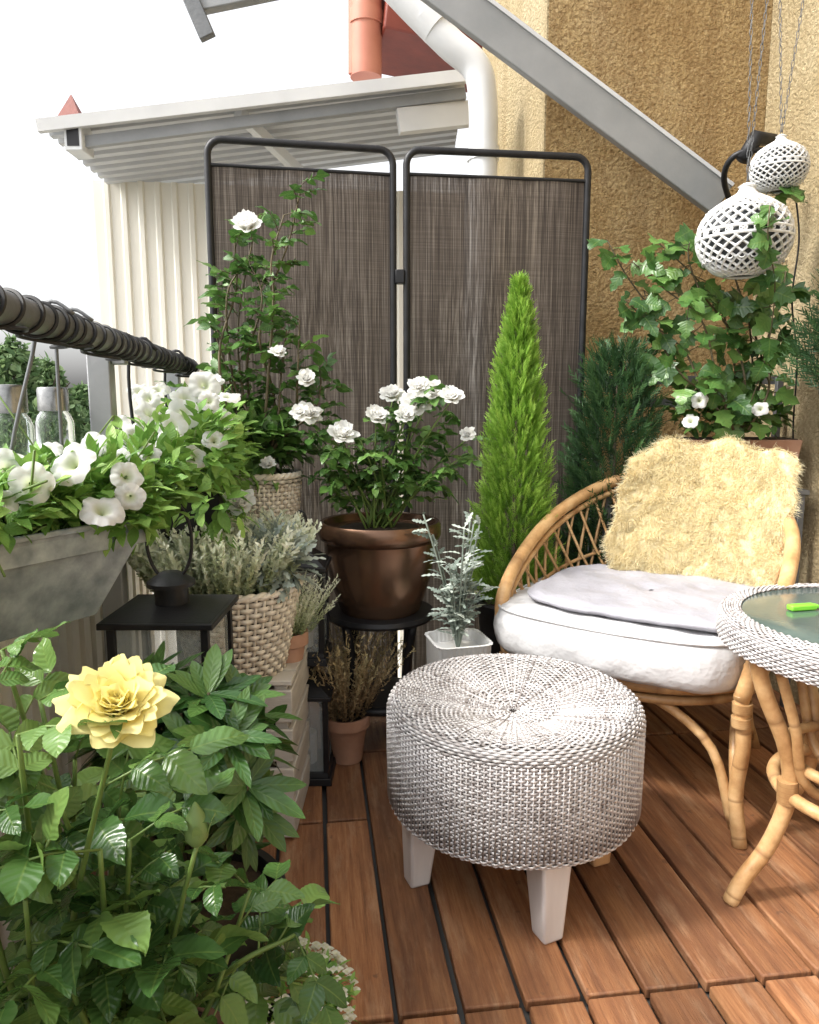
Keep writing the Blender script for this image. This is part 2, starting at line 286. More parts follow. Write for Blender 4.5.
# ------------------------------------------------------------------ setting
g = MB(); s = 3000; g.add([(-s, -s, -6), (s, -s, -6), (s, s, -6), (-s, s, -6)], [[[0, 1, 2, 3]]])
tag(g.build('ground', simple('gravel_ground', (.17, .17, .16), (.25, .25, .235), .3, .9)), kind='structure')
d = MB(); wv, gp = .101, .011; a0 = -.54; i = 0
while a0 < 1.66:
    a1 = min(a0+wv, 1.668); cuts = [-1.3, .5, 1.122, 1.74 if a0 < .05 else 2.1, 2.69]
    for q in range(4):
        z1 = U(-.0014, .0014); e0, e1 = cuts[q]+.005, cuts[q+1]-.005; o_ = U(-.003, .003)
        hexa(d, [(a0+o_, e0, -.024), (a1, e0, -.024), (a1, e1, -.024), (a0+o_, e1, -.024), (a0+o_, e0, z1), (a1, e0, z1), (a1, e1, z1), (a0+o_, e1, z1)], U(0, 1))
    a0 += wv+gp; i += 1
o = d.build('deck_floor', m_deck, bevel=.0035); o.rotation_euler.z = TH; tag(o, kind='structure')
g = MB(); bbox(g, -.55, 1.67, -1.3, 2.70, -.3, -.03); tag(g.build('balcony_slab', simple('concrete', (.06, .06, .055), (.11, .105, .1), 4, .9)), kind='structure')
hs = thing('house_wall', 'ochre rough stucco house wall behind the chair with a paler side wall', 'wall', B(1.25, 2.7, -6))
g = MB(); bbox(g, .845, 1.97, 2.705, 3.72, -6, 4.2); g.build('rear_wall', m_stucco, hs)
g = MB(); bbox(g, 1.672, 1.97, -1.5, 2.703, -6, 4.2); g.build('side_wall', m_stucco2, hs)
g = MB(); bbox(g, .838, .8445, 2.709, 3.72, -6, 4.2); g.build('lit_corner_face', m_stucco2, hs)  # paler skin on the return puts its extra light from the left into colour
def ribbed(mb, p0, p1, z0, z1, pitch, depth):
    p0 = np.asarray(p0); p1 = np.asarray(p1); L = np.linalg.norm(p1-p0); dv = (p1-p0)/L; nn = np.array([dv[1], -dv[0], 0]); n = int(L/pitch); pts = []
    for i in range(n):
        for f, dd in ((0, 0), (.55, 0), (.65, 1), (.9, 1)): pts.append(p0+dv*(i+f)*pitch+nn*dd*depth)
    pts = np.array(pts); V = np.stack([np.c_[pts[:, :2], np.full(len(pts), z0)], np.c_[pts[:, :2], np.full(len(pts), z1)]], 1).reshape(-1, 3)
    grid(mb, V, len(pts), 2)
nb = thing('neighbour_shed', 'cream ribbed neighbouring wall beyond the screen under a sloping corrugated metal canopy', 'building', (-.6, 4.05, -6))
g = MB(); ribbed(g, (-1.63, 4.02, 0), (.34, 4.28, 0), -6, 2.17, .085, .012); g.build('siding', m_siding, nb, smooth=20)
g = MB(); box(g, (-1.65, 4.06, -1.93), (.04, .06, 8.2)); g.build('corner_post', m_siding, nb)
eL, eR = at(40, 128, 3.3), at(466, 78, 3.48); g = MB(); nY = 44
pts = []
for i in range(nY):
    yy = i/4; k = int(yy); dz = [0, 0, .03, .03][i % 4]; oy = (k+[0, .45, .55, .9][i % 4])*.082
    pts.append([(eL[0], eL[1]+oy, eL[2]+dz-oy*.05), (eR[0], eR[1]+oy, eR[2]+dz-oy*.05)])
grid(g, np.array(pts).reshape(-1, 3), nY, 2); g.build('corrugated_roof', m_roof, nb, smooth=15)
g = MB(); bar(g, eL+[0, -.02, -.0], eR+[0, -.02, 0], .03, .05); g.build('verge_trim', m_verge, nb)
g = MB(); bar(g, eL+[.12, .04, -.05], eR+[0, .04, -.05], .03, .045); g.build('purlin', m_grey, nb)
g = MB(); bar(g, at(238, 112, 3.42), at(300, 172, 3.95), .035, .05); g.build('strut', m_pipe, nb)
g = MB(); bar(g, at(398, 122, 3.5), at(470, 114, 3.56), .05, .1); g.build('bracket', m_verge, nb)
g = MB(); c = at(79, 140, 3.36); box(g, c, (.075, .12, .12)); ge = g.build('gutter_end', m_pipe, nb, bevel=.004); g = MB(); box(g, c+[0, -.061, 0], (.05, .004, .085)); g.build('gutter_hole', m_black, ge)
g = MB(); c = at(68, 120, 3.6); g.add([c+[-.06, 0, 0], c+[.06, 0, 0], c+[.06, .1, 0], c+[-.06, .1, 0], c+[0, .05, .13]], [[[0, 1, 4], [1, 2, 4], [2, 3, 4], [3, 0, 4]]]); g.build('roof_cap', m_red, nb)
rr = thing('red_roof', 'dark red roof edge above the canopy beside the white downpipe', 'roof', at(440, 80, 4.2))
g = MB(); bar(g, at(378, 28, 4.1), at(560, 70, 4.3), .5, .22); bar(g, at(378, 12, 4.0), at(560, 52, 4.2), .05, .16); g.build('roof_slab', m_red, rr, bevel=.01)
g = MB(); tube(g, spline([at(366, 78, 3.95), at(366, 25, 3.95), at(367, -30, 3.95), at(372, -70, 3.95)], 14), .078, 20); cpp_ = g.build('clay_pipe', m_salmon, rr)
g = MB(); tube(g, [at(366, 26, 3.95), at(366, 12, 3.95)], .085, 20); g.build('collar', m_salmon, cpp_)
g = MB(); tube(g, [at(352, 74, 3.93), at(352, -30, 3.93)], .018, 8); g.build('overflow_pipe', m_salmon, rr)
dp = thing('downpipe', 'white rain downpipe with a rounded elbow at the wall corner', 'pipe', at(483, 330, 3.05))
g = MB(); tube(g, spline([at(340, -75, 3.05), at(395, -12, 3.05), at(448, 42, 3.05), at(476, 68, 3.05), at(483, 105, 3.05), at(483, 180, 3.05), at(483, 420, 3.05)], 40), .056, 24); g.build('pipe', m_pipe, dp)
g = MB(); tube(g, [at(483, 148, 3.05), at(483, 161, 3.05)], .062, 24); g.build('collar', m_pipe, dp); g = MB(); tube(g, [at(425, 16, 3.05), at(437, 29, 3.05)], .062, 24); g.build('collar', m_pipe, dp)
aw = thing('awning_frame', 'grey flat metal awning arm slanting down to the stucco wall', 'awning', at(728, 205, 2.74))
g = MB(); p0, p1 = at(722, 200, 2.74), at(380, -58, 2.62); bar(g, p0, p1, .125, .035, (0, 1, 0)); arm = g.build('arm', m_grey, aw, bevel=.004)
g = MB(); sd = nrm(np.cross(p1-p0, (0, 1, 0))); bar(g, p0-sd*.053+[0, -.02, 0], p1-sd*.053+[0, -.02, 0], .012, .006, (0, 1, 0)); g.build('arm_lip', m_roof, arm)
g = MB(); bar(g, at(196, 4, 2.6), at(400, -38, 2.62), .06, .04, (0, 1, 0)); g.build('front_bar', m_grey, aw, bevel=.004)
g = MB(); bar(g, at(182, -22, 2.58), at(208, 38, 2.58), .05, .03, (0, 1, 0)); g.build('end_plate', m_greyd, aw, bevel=.003)
pr = thing('balcony_parapet', 'beige ribbed balcony parapet panel below the railing with a grey ledge', 'parapet', B(-.57, .9, -.3))
g = MB(); ribbed(g, B(-.565, -1.3, 0), B(-.565, 2.7, 0), -.3, .895, .09, -.015); g.build('panel', m_siding, pr, smooth=20)
g = MB(); bbox(g, -.68, -.455, -1.3, 2.7, .895, .92); g.build('ledge', m_grey, pr, bevel=.004)
rl = thing('balcony_railing', 'round dark grey metal handrail on square posts along the left edge', 'railing', B(-.43, .9, 0))
g = MB(); tube(g, [B(-.37, -.9, 1.162), B(-.37, .8, 1.162), B(-.37, 2.46, 1.15)], .022, 24); g.build('handrail', m_greyd, rl)
for bb in (-.2, 1.62, 2.42):
    g = MB(); bbox(g, -.45, -.405, bb-.022, bb+.022, .0, 1.15); bbox(g, -.404, -.375, bb-.012, bb+.012, 1.122, 1.15); g.build('post', m_grey, rl, bevel=.003)
g = MB(); t = np.linspace(0, 1, 1500); bb = .1+2.3*t; ang = 2*PI*44*t+1.6*np.sin(t*40); rad = .0238+.0012*np.abs(np.sin(t*57)); zr = 1.162-.012*np.clip((bb-.8)/1.66, 0, 1)
pts = np.array([B(-.37+r_*math.cos(a_), b_, z_+r_*math.sin(a_)) for r_, a_, b_, z_ in zip(rad, ang, bb, zr)]); tube(g, pts, .0030, 5)
pts = np.array([B(-.37+.020*math.cos(2.1*a_), b_, z_-.027+.005*math.sin(1.1*a_)) for a_, b_, z_ in zip(ang/6, bb, zr)]); tube(g, pts[::4], .0030, 5)
tag(g.build('light_cable', m_blackp, loc=B(-.37, .9, 1.12)), 'black string light cable wound around the grey handrail', 'cable')
for i, (px, Y, top, R_) in enumerate([(12, 30, 345, 1.7), (48, 33, 366, 1.5), (-30, 31, 352, 2), (82, 38, 390, 1.7)]):
    p = at(px, top, Y); tr = thing('tree', ['tall green tree far beyond the railing behind the jars', 'rounder green tree far away just left of the railing post', 'green tree at the far left edge beyond the balcony', 'lower distant tree glimpsed behind the railing post'][i], 'tree', (p[0], p[1], -6), 'trees beyond the balcony')
    g = MB(); tube(g, [(p[0], Y, -6), (p[0]+.1, Y, -2), (p[0], Y, p[2]-.6)], [.28, .2, .05], 8)
    for q in range(9):
        z = U(-3, p[2]-1.2); an = U(0, 6.28); tube(g, [(p[0], Y, z), (p[0]+math.cos(an)*R_*.7, Y+math.sin(an)*R_*.7, z+.9)], [.08, .02], 5)
    g.build('trunk', m_bark, tr)
    g = MB(); n = 2600; tt = U(0, 1, n); zz = -3.5+(p[2]+3.5)*tt; rad = R_*np.sin(PI*np.clip(tt*.8+.2, 0, 1))**.7*np.sqrt(U(.15, 1, n))*(1+.3*np.sin(zz*3+i)); an = U(0, 6.28, n)+.3*np.sin(zz*5)
    P = np.stack([p[0]+rad*np.cos(an), Y+rad*np.sin(an), zz+U(-.3, .3, n)], 1); leaves(g, P, rdir(n)+[0, 0, .2], rdir(n)+[0, 0, .8], U(.25, .45, n), U(.15, .26, n), SIMPLE); g.build('crown', m_far, tr, 180)
# ------------------------------------------------------------------ folding screen
sc = thing('folding_screen', 'brown woven fabric privacy screen in black rounded tube frames', 'screen', (-.03, 2.5, 0))
sl, sm1, sm2, srr = at(209, 300, 2.42), at(397, 300, 2.53), at(403, 300, 2.52), at(587, 300, 2.60)
zt = 1.845
for p0, p1 in ((sl, sm1), (sm2, srr)):
    p0 = np.array([p0[0], p0[1], 0]); p1 = np.array([p1[0], p1[1], 0]); dv = nrm(p1-p0); z = np.array([0, 0, 1.]); c = .045; e = dv*.012; q0, q1 = p0+e, p1-e
    pts = [q0, q0+z*.9, q0+z*(zt-c)]+[q0+z*(zt-c)+dv*c*(1-math.cos(a_))+z*c*math.sin(a_) for a_ in np.linspace(.3, PI/2, 5)]
    pts += [q1+z*(zt-c)-dv*c*(1-math.cos(a_))+z*c*math.sin(a_) for a_ in np.linspace(PI/2, .3, 5)]+[q1+z*(zt-c), q1+z*.9, q1]
    g = MB(); tube(g, pts, .0115, 12); tube(g, [q0+z*.05, q1+z*.05], .008, 10); tube(g, [q0+z*(zt-.075), q1+z*(zt-.075)], .006, 8); fr = g.build('frame', m_black, sc, smooth=60)
    w = np.linalg.norm(q1-q0); nx, nz = 24, 40; V = []
    for i in range(nx):
        for j in range(nz):
            u = i/(nx-1); v = j/(nz-1); q = q0+dv*(w*(.012+.976*u))+z*(.05+(zt-.125)*v); bul = .006*math.sin(v*9)*math.sin(u*PI)+.004*math.sin(u*17)*(1-v*.6); V.append(q+np.array([dv[1], -dv[0], 0])*bul)
    g = MB(); grid(g, V, nx, nz); g.build('fabric', m_fab, fr, 180)
for zz in (.4, 1.45):
    g = MB(); pm = (sm1+sm2)/2; box(g, (pm[0], pm[1]-.004, zz), (.03, .03, .045)); g.build('hinge', m_black, sc, bevel=.003)
# ------------------------------------------------------------------ stool
cx, cy = .226, 1.53; stl = thing('wicker_stool', 'round white wicker stool on white tapered legs standing on the deck', 'stool', (cx, cy, 0))
prof = [(.262, .183), (.269, .19), (.272, .25), (.273, .33), (.273, .392), (.270, .405), (.263, .414), (.250, .419), (.23, .419), (.2, .414), (.15, .404), (.1, .393), (.05, .384), (.012, .380)]
TZ = ([.0, .05, .1, .15, .2, .23, .255], [.380, .384, .393, .404, .414, .419, .418])
g = MB(); weave(g, prof, lambda r: 76 if r > .2 else (52 if r > .13 else (32 if r > .07 else 14)), .0056, .0019, .0018, (cx, cy, 0), 5)
for j in range(96):
    a_ = j*2*PI/96+.02; rs = np.linspace(.258, .016 if j % 6 == 0 else (.05 if j % 3 == 0 else .10), 12); tube(g, np.stack([cx+rs*np.cos(a_), cy+rs*np.sin(a_), np.interp(rs, *TZ)+.0016], 1), .0019, 5, U(.0, .7))
for j in range(152): a_ = j*2*PI/152; tube(g, [(cx+.2735*math.cos(a_), cy+.2735*math.sin(a_), .2), (cx+.2742*math.cos(a_), cy+.2742*math.sin(a_), .3), (cx+.2742*math.cos(a_), cy+.2742*math.sin(a_), .39)], .0019, 5, U(.2, .9))
g.build('woven_body', m_wick, stl, 180)
g = MB(); lathe(g, [(.001, .19)]+[(max(r-.005, .001), z-.0035 if r < .255 else z) for r, z in prof], (cx, cy, 0), 48); g.build('core', m_core, stl)
for i, (ax, ay) in enumerate([(.045, -.195), (-.2, -.035), (.195, .035), (-.04, .2)]):
    g = MB(); q = np.array([cx+ax, cy+ay]); k = 1.05; q2 = np.array([cx+ax*k, cy+ay*k]); w0, w1 = .046, .074; rot = math.atan2(ay, ax)+.2
    def corner(q, w, z): return [(q[0]+w/2*(math.cos(rot)*sx-math.sin(rot)*sy), q[1]+w/2*(math.sin(rot)*sx+math.cos(rot)*sy), z) for sx, sy in ((-1, -1), (1, -1), (1, 1), (-1, 1))]
    hexa(g, corner(q2, w0, 0)+corner(q, w1, .2)); o = g.build('leg', m_pine if i == 2 else m_white, stl, bevel=.006)
    if i == 2: o['label'] = 'bare pine stool leg at the right'
# ------------------------------------------------------------------ rattan chair (local: x right, y back)
CC = np.array([.675, 2.03, 0]); CR = -R(34)
ch = thing('rattan_armchair', 'round rattan armchair with woven lattice sides under the white cushion', 'chair')
half = [(-.30, -.275, .36), (-.333, -.25, .50), (-.352, -.06, .612), (-.325, .16, .71), (-.21, .34, .79), (0, .395, .825)]
hoop = spline(half+[(-x, y, z) for x, y, z in half[-2::-1]], 60)
g = MB(); tube(g, hoop, .019, 12, .8); tube(g, hoop*[.975, .975, 1]-[0, 0, .033], .009, 8, .4); g.build('arm_hoop', m_rattan, ch, 180)
th = np.linspace(0, 2*PI, 60, endpoint=False); ring = np.stack([.305*np.cos(th), -.0+.28*np.sin(th), np.full(60, .345)], 1)
g = MB(); tube(g, ring, .0165, 12, .3, True); tube(g, ring*[.97, .97, 0]+[0, 0, .31], .012, 10, .1, True); g.build('seat_ring', m_rattan, ch, 180)
g = MB()
for i in range(-8, 9): yy = .26*math.sqrt(max(0, 1-(i*.034/.305)**2)); tube(g, [(i*.034, -yy, .345), (i*.034, yy, .345)], .006, 6, U(0, 1))
g.build('seat_slats', m_rattan, ch, 180)
g = MB(); n = 34
hp = spline(half+[(-x, y, z) for x, y, z in half[-2::-1]], n+1); an = np.linspace(PI+.8, -.8, n+1); rp = np.stack([.30*np.cos(an), .275*np.sin(an), np.full(n+1, .355)], 1)
for i in range(n+1):
    for dd in (-3, 3):
        j = i+dd
        if 0 <= j <= n: m_ = (hp[i]+rp[j])/2+np.array([hp[i][0]*.05, hp[i][1]*.05, 0]); tube(g, spline([hp[i], m_, rp[j]], 6), .005, 5, U(0, 1))
mid = spline(list((hp*.5+rp*.5)*[1.05, 1.05, 1])[::3], 40); tube(g, mid, .006, 6, .5); g.build('lattice', m_rattan, ch, 180)
for sx in (-1, 1):
    g = MB(); tube(g, spline([(sx*.30, -.275, .375), (sx*.31, -.265, .25), (sx*.30, -.255, .12), (sx*.32, -.28, 0)], 16), .0175, 12, .6); lg = g.build('leg', m_rattan, ch, 180)
    for zz in (.355, .32): g = MB(); tube(g, [(sx*.303, -.273, zz), (sx*.304, -.272, zz-.022)], .023, 12, .15); g.build('binding', m_rattan, lg, 60)
    g = MB(); tube(g, spline([(sx*.21, .215, .35), (sx*.22, .24, .18), (sx*.26, .3, 0)], 12), .016, 12, .2); g.build('leg', m_rattan, ch, 180)
    g = MB(); tube(g, spline([(sx*.305, -.257, .03), (sx*.28, -.2, .22), (sx*.25, 0, .325), (sx*.245, .12, .28), (sx*.25, .27, .04)], 24), .012, 10, .5); g.build('side_brace', m_rattan, ch, 180)
g = MB(); tube(g, spline([(-.30, -.258, .03), (-.22, -.24, .23), (0, -.235, .32), (.22, -.24, .23), (.30, -.258, .03)], 24), .012, 10, .5); g.build('front_brace', m_rattan, ch, 180)
ch.location = CC; ch.rotation_euler.z = CR
def ctop(mb, name, mat, label, cat, base, smooth=180):
    o = mb.build(name, mat, loc=np.array(base, float), smooth=smooth); c, s_ = math.cos(CR), math.sin(CR)
    o.location = (CC[0]+base[0]*c-base[1]*s_, CC[1]+base[0]*s_+base[1]*c, base[2]); o.rotation_euler.z = CR; return tag(o, label, cat)
def cushion(mb, c, a, b_, prof, ex, nth=110, tuft=(), wr=.003):
    V = []; th = np.linspace(0, 2*PI, nth, endpoint=False); bd = 1/(np.abs(np.cos(th))**ex+np.abs(np.sin(th))**ex)**(1/ex); fr_ = sum(k_*np.sin(th*m_+p_) for k_, m_, p_ in ((.5, 5, 1), (.35, 11, 2), (.3, 17, .5), (.2, 31, 0)))
    for f, ins, z, top in prof:
        x = (a*f-ins)*bd*np.cos(th); y = (b_*f-ins)*bd*np.sin(th); zz = np.full(nth, z)+.003*fr_*(f >= 1)
        if f >= 1: q = .0028*fr_*(1 if ins < .01 else .4)*np.sin(z*70+1); x = x+q*np.cos(th); y = y+q*np.sin(th)
        if top:
            zz += wr*(np.sin(x*31+2*np.sin(y*17))*np.cos(y*27+x*9)+.6*np.sin(x*63+y*41))*(1 if f < 1 else .5)
            for tx, ty, dp_, w in tuft: zz -= dp_*np.exp(-((x-tx)**2+(y-ty)**2)/w**2)
        V.append(np.stack([c[0]+x, c[1]+y, c[2]+zz], 1))
    grid(mb, np.concatenate(V), len(prof), nth, wrap=True)
def cprof(h, e, crown):
    return [(.02, 0, -h-crown*.3, 0), (.6, 0, -h, 0), (1, e*1.6, -h+.002, 0), (1, e*.55, -h+e*.25, 0), (1, e*.1, -h+e*.8, 0), (1, -.004, -h*.4, 0), (1, -.006, 0, 0), (1, -.004, h*.4, 0), (1, e*.1, h-e*.8, 0), (1, e*.5, h-e*.22, 1), (1, e*1.3, h+.002, 1)]+[(f, 0, h+crown*(1-f**2), 1) for f in np.linspace(.86, .02, 16)]
g = MB(); cushion(g, (-.03, -.06, .43), .335, .285, cprof(.066, .022, .008), 4.2, wr=.002)
cush = ctop(g, 'seat_cushion', m_cush, 'thick white cotton seat cushion on the rattan armchair', 'cushion', (-.03, -.06, .361))
g = MB(); a_ = np.linspace(0, 2*PI, 110, endpoint=False); bd = 1/(np.abs(np.cos(a_))**4.2+np.abs(np.sin(a_))**4.2)**(1/4.2)
tube(g, np.stack([.330*bd*np.cos(a_), .280*bd*np.sin(a_), np.full(110, .127)+.002*np.sin(a_*5)], 1), .004, 6, 0, True); ORG[cush.name] = np.zeros(3); g.build('piping', m_cush, cush)
g = MB(); cushion(g, (.015, -.03, .517), .305, .25, cprof(.014, .012, .008), 4, tuft=[(x, y, .010, .035) for x in (-.11, .11) for y in (-.09, .09)]+[(0, 0, .010, .035)], wr=.0022)
ctop(g, 'seat_pad', m_pad, 'thin grey lilac tufted seat pad lying on the white cushion', 'cushion', (.015, -.03, .504))
# sheepskin
KX, KZ = .235, .405
def skin(u, v):
    x = .082+KX*u*(1+.05*np.sin(v*7+u)+.03*np.sin(v*19)-.06*(v > .8)*(v-.8)*5); z = .515+KZ*v-.05*np.abs(u)**3+.012*np.sin(u*9); y = .235+.12*v-.085*u*u+.10*np.clip(v-.9, 0, 1)*8*(v-.9)+.012*np.sin(u*6+v*8)
    return np.stack([x, y-.035, z], -1)
K = 330; cu = U(-1.0, 1.0, K); cv = U(0, 1.0, K)
for _ in range(12):
    d2 = ((cu[:, None]-cu)*KX)**2+((cv[:, None]-cv)*KZ)**2+np.eye(K); j = d2.argmin(1); dd = np.sqrt(d2[np.arange(K), j]); m_ = np.clip(.022-dd, 0, .01)
    cu = np.clip(cu+(cu-cu[j])/np.maximum(dd, .004)*m_*.6, -1, 1); cv = np.clip(cv+(cv-cv[j])/np.maximum(dd, .004)*m_*.6, 0, 1)
crad = U(.017, .029, K); coff = rng.normal(0, .35, (K, 2))
def tufted(u, v):
    idx = []; dm = []
    for q in range(0, len(u), 4000):
        d2 = ((u[q:q+4000, None]-cu)*KX)**2+((v[q:q+4000, None]-cv)*KZ)**2; i_ = d2.argmin(1); idx.append(i_); dm.append(np.sqrt(d2[np.arange(len(i_)), i_]))
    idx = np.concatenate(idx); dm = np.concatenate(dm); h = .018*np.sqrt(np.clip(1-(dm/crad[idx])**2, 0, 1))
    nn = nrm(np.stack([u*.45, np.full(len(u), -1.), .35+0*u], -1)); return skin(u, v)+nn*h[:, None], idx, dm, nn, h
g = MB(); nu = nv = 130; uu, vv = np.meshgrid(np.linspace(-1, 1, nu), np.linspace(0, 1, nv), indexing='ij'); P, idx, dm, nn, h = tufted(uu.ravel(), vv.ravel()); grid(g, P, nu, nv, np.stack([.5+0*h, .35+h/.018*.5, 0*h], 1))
n = 60000; u = U(-1.02, 1.02, n); v = U(-.02, 1.02, n); P, idx, dm, nn, h = tufted(u, v); rad_ = (skin(u, v)-skin(cu, cv)[idx])/.02
D = nn*1.0+rad_*.45+np.stack([coff[idx, 0], 0*u, coff[idx, 1]-.35], -1)+rdir(n)*.38; blades(g, P-nn*.005, D, rdir(n)+[0, -.3, .5], U(.012, .026, n), U(.0010, .0017, n), 2, U(.1, .8, n), .35, np.clip((idx*.618) % 1*.5+U(0, .5, n), 0, 1))
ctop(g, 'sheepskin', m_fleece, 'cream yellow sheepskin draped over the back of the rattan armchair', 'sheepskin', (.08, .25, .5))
# ------------------------------------------------------------------ wicker table
TX, TY, TR = .975, 1.46, .318; tb = thing('wicker_table', 'round glass topped table with white wicker rim and curved rattan legs', 'table', (TX, TY, 0))
g = MB(); weave(g, [(TR-.022, .54), (TR-.004, .543), (TR, .555), (TR, .590), (TR-.005, .600), (TR-.014, .604), (TR-.043, .605)], lambda r: 96, .0050, .0017, .0016, (TX, TY, 0), 5); g.build('woven_rim', m_wick, tb, 180)
g = MB(); lathe(g, [(.001, .545), (TR-.025, .545), (TR-.007, .555), (TR-.008, .592), (TR-.042, .600), (TR-.043, .59)], (TX, TY, 0), 60); g.build('rim_core', m_core, tb)
g = MB(); lathe(g, [(.001, .588), (TR-.044, .588), (TR-.044, .601), (TR-.049, .604), (.2, .604), (.001, .604)], (TX, TY, 0), 60); g.build('glass_top', m_top, tb)
for k in range(4):
    a_ = PI+.12+k*PI/2; e = np.array([math.cos(a_), math.sin(a_), 0]); c0 = np.array([TX, TY, 0]); sd = np.array([-e[1], e[0], 0])
    g = MB(); tube(g, spline([c0+e*.285+[0, 0, .555], c0+e*.255+[0, 0, .46], c0+e*.20+[0, 0, .34], c0+e*.185+[0, 0, .24], c0+e*.22+[0, 0, .13], c0+e*.275+[0, 0, .05], c0+e*.30+[0, 0, .0]], 30), .0165, 12, .6)
    lg = g.build('leg', m_rattan, tb, 180); g = MB(); tube(g, [c0+e*.19+[0, 0, .27], c0+e*.187+[0, 0, .22]], .021, 12, .1); g.build('binding', m_rattan, lg, 60)
    g = MB(); tube(g, spline([c0+e*.26+sd*.03+[0, 0, .555], c0+e*.205+sd*.03+[0, 0, .4], c0+e*.165+sd*.02+[0, 0, .27], c0+e*.05+sd*.02+[0, 0, .2]], 20), .011, 8, .4); g.build('leg_brace', m_rattan, tb, 180)
a_ = np.linspace(0, 2*PI, 50, endpoint=False); g = MB(); tube(g, np.stack([TX+.185*np.cos(a_), TY+.185*np.sin(a_), np.full(50, .235)], 1), .014, 10, .6, True); tube(g, np.stack([TX+.17*np.cos(a_), TY+.17*np.sin(a_), np.full(50, .30)], 1), .012, 10, .5, True); g.build('lower_hoop', m_rattan, tb, 180)
p = at(803, 592, 1.54); g = MB(); p[2] = .611; bar(g, p+[-.03, -.006, 0], p+[.03, .006, 0], .02, .012); bar(g, p+[.03, .006, 0], p+[.038, .008, 0], .014, .009); tag(g.build('lighter', m_lime, loc=(p[0], p[1], .605), bevel=.003), 'small lime green lighter lying on the glass table top', 'lighter')
# ------------------------------------------------------------------ flowers
def petal(mb, phi, r0, z0, a0, a1, Ln, Wd, cup, var, wav=0.):
    nv, nu = 9, 11; fine = np.linspace(0, 1, 40); al = a0+(a1-a0)*fine**1.6; rF = np.r_[0, np.cumsum(np.sin(al))[:-1]]*Ln/39; zF = np.r_[0, np.cumsum(np.cos(al))[:-1]]*Ln/39
    v = np.linspace(0, 1, nv); w = Wd*np.array([.32, .6, .8, .95, 1.04, 1.08, 1.06, .98, .84]); er = np.array([math.cos(phi), math.sin(phi), 0]); et = np.array([-er[1], er[0], 0]); V = []; A = []; ph = U(0, 6); nt_ = U(.02, .1)
    for i in range(nv):
        for u in np.linspace(-1, 1, nu):
            vv_ = v[i]*(1-.34*abs(u)**3*v[i]-nt_*math.exp(-u*u*14)*v[i]**3); r = r0+np.interp(vv_, fine, rF); z = z0+np.interp(vv_, fine, zF)
            wv_ = wav*Wd*(math.sin(u*3.2+ph)+.4*math.sin(u*8+2*ph))*v[i]**2
            V.append(er*(r-cup*u*u*w[i]/2+wv_)+et*(u*w[i]/2)+np.array([0, 0, z+.6*wv_])); A.append([var, v[i], u])
    grid(mb, V, nv, nu, A)
def rose_mesh(name, mat, Rr, wav=.05, opn=1., layers=None):
    g = MB()
    for n, r0, a0, a1, l, w, cpp in layers or [(3, .04, -12, 0, .7, .5, .9), (4, .09, -4, 14, .8, .66, .8), (5, .14, 8, 38, .88, .8, .6), (6, .17, 22, 70, .98, .92, .45), (7, .2, 40, 98, 1.02, 1.0, .35)]:
        f0 = U(0, 6)
        for k in range(n): petal(g, f0+k*2*PI/n+U(-.2, .2), r0*Rr*U(.8, 1.3), U(-.05, .05)*Rr, R(a0*opn+U(-8, 8)), R(a1*opn+U(-16, 14)), l*Rr*U(.85, 1.08), w*Rr*U(.85, 1.1), cpp, U(0, 1), wav)
    return g.mesh(name, mat, smooth=180)
def petunia_mesh(name):
    g = MB(); nr, na = 10, 60; V = []; A = []; f0 = U(0, 6); q = U(-.1, .1, 5)
    for i in range(nr):
        rho = .08+.92*i/(nr-1)
        for j in range(na):
            f = j*2*PI/na; lob = 1+.16*rho*abs(math.cos(2.5*f))**.7-.08+q[int(f/(2*PI)*5)]*rho*.5*abs(math.cos(2.5*f+PI/2)); z = -.75*(1-rho)**3+.14*rho**3*math.sin(3*f+f0)+.05*rho**3*math.sin(11*f)-.28*rho**3+.03*rho*abs(math.cos(2.5*f))
            V.append([rho*lob*math.cos(f), rho*lob*math.sin(f), z]); A.append([U(.5, .7), rho, 0])
    grid(g, V, nr, na, A, True); return g.mesh(name, m_petu, smooth=180)
ROSEW = [rose_mesh('white_rose', m_rosew, .5, .06, o_) for o_ in (1., .8, 1.1)]; PET = [petunia_mesh('petunia') for _ in range(4)]
ROSEY = rose_mesh('yellow_rose', m_rosey, .5, .09, 1., [(5, .02, -4, 20, .62, .55, .7), (7, .08, 5, 34, .74, .62, .55), (9, .12, 15, 48, .84, .66, .45), (10, .15, 28, 66, .92, .72, .35), (11, .17, 42, 84, 1.0, .78, .25), (10, .18, 60, 108, 1.04, .82, .15)])
def bloom(me, parent, pos, dr, size, name='bloom', roll=None):
    o = bpy.data.objects.new(name, me); col.objects.link(o); o.parent = parent; ORG[o.name] = ORG[parent.name]
    o.location = np.asarray(pos)-ORG[parent.name]; q = Vector(dr).to_track_quat('Z', 'Y'); o.rotation_mode = 'QUATERNION'
    o.rotation_quaternion = q @ Quaternion((0, 0, 1), U(0, 6.28) if roll is None else roll); o.scale = (size*U(.92, 1.08), size*U(.92, 1.08), size*U(.85, 1.1)); return o
def tocam(p, up=.5, jit=.35):
    d = nrm(np.array([-.15, 0, H])-np.asarray(p)); return nrm(d+np.array([0, 0, up])+rng.normal(0, jit, 3))
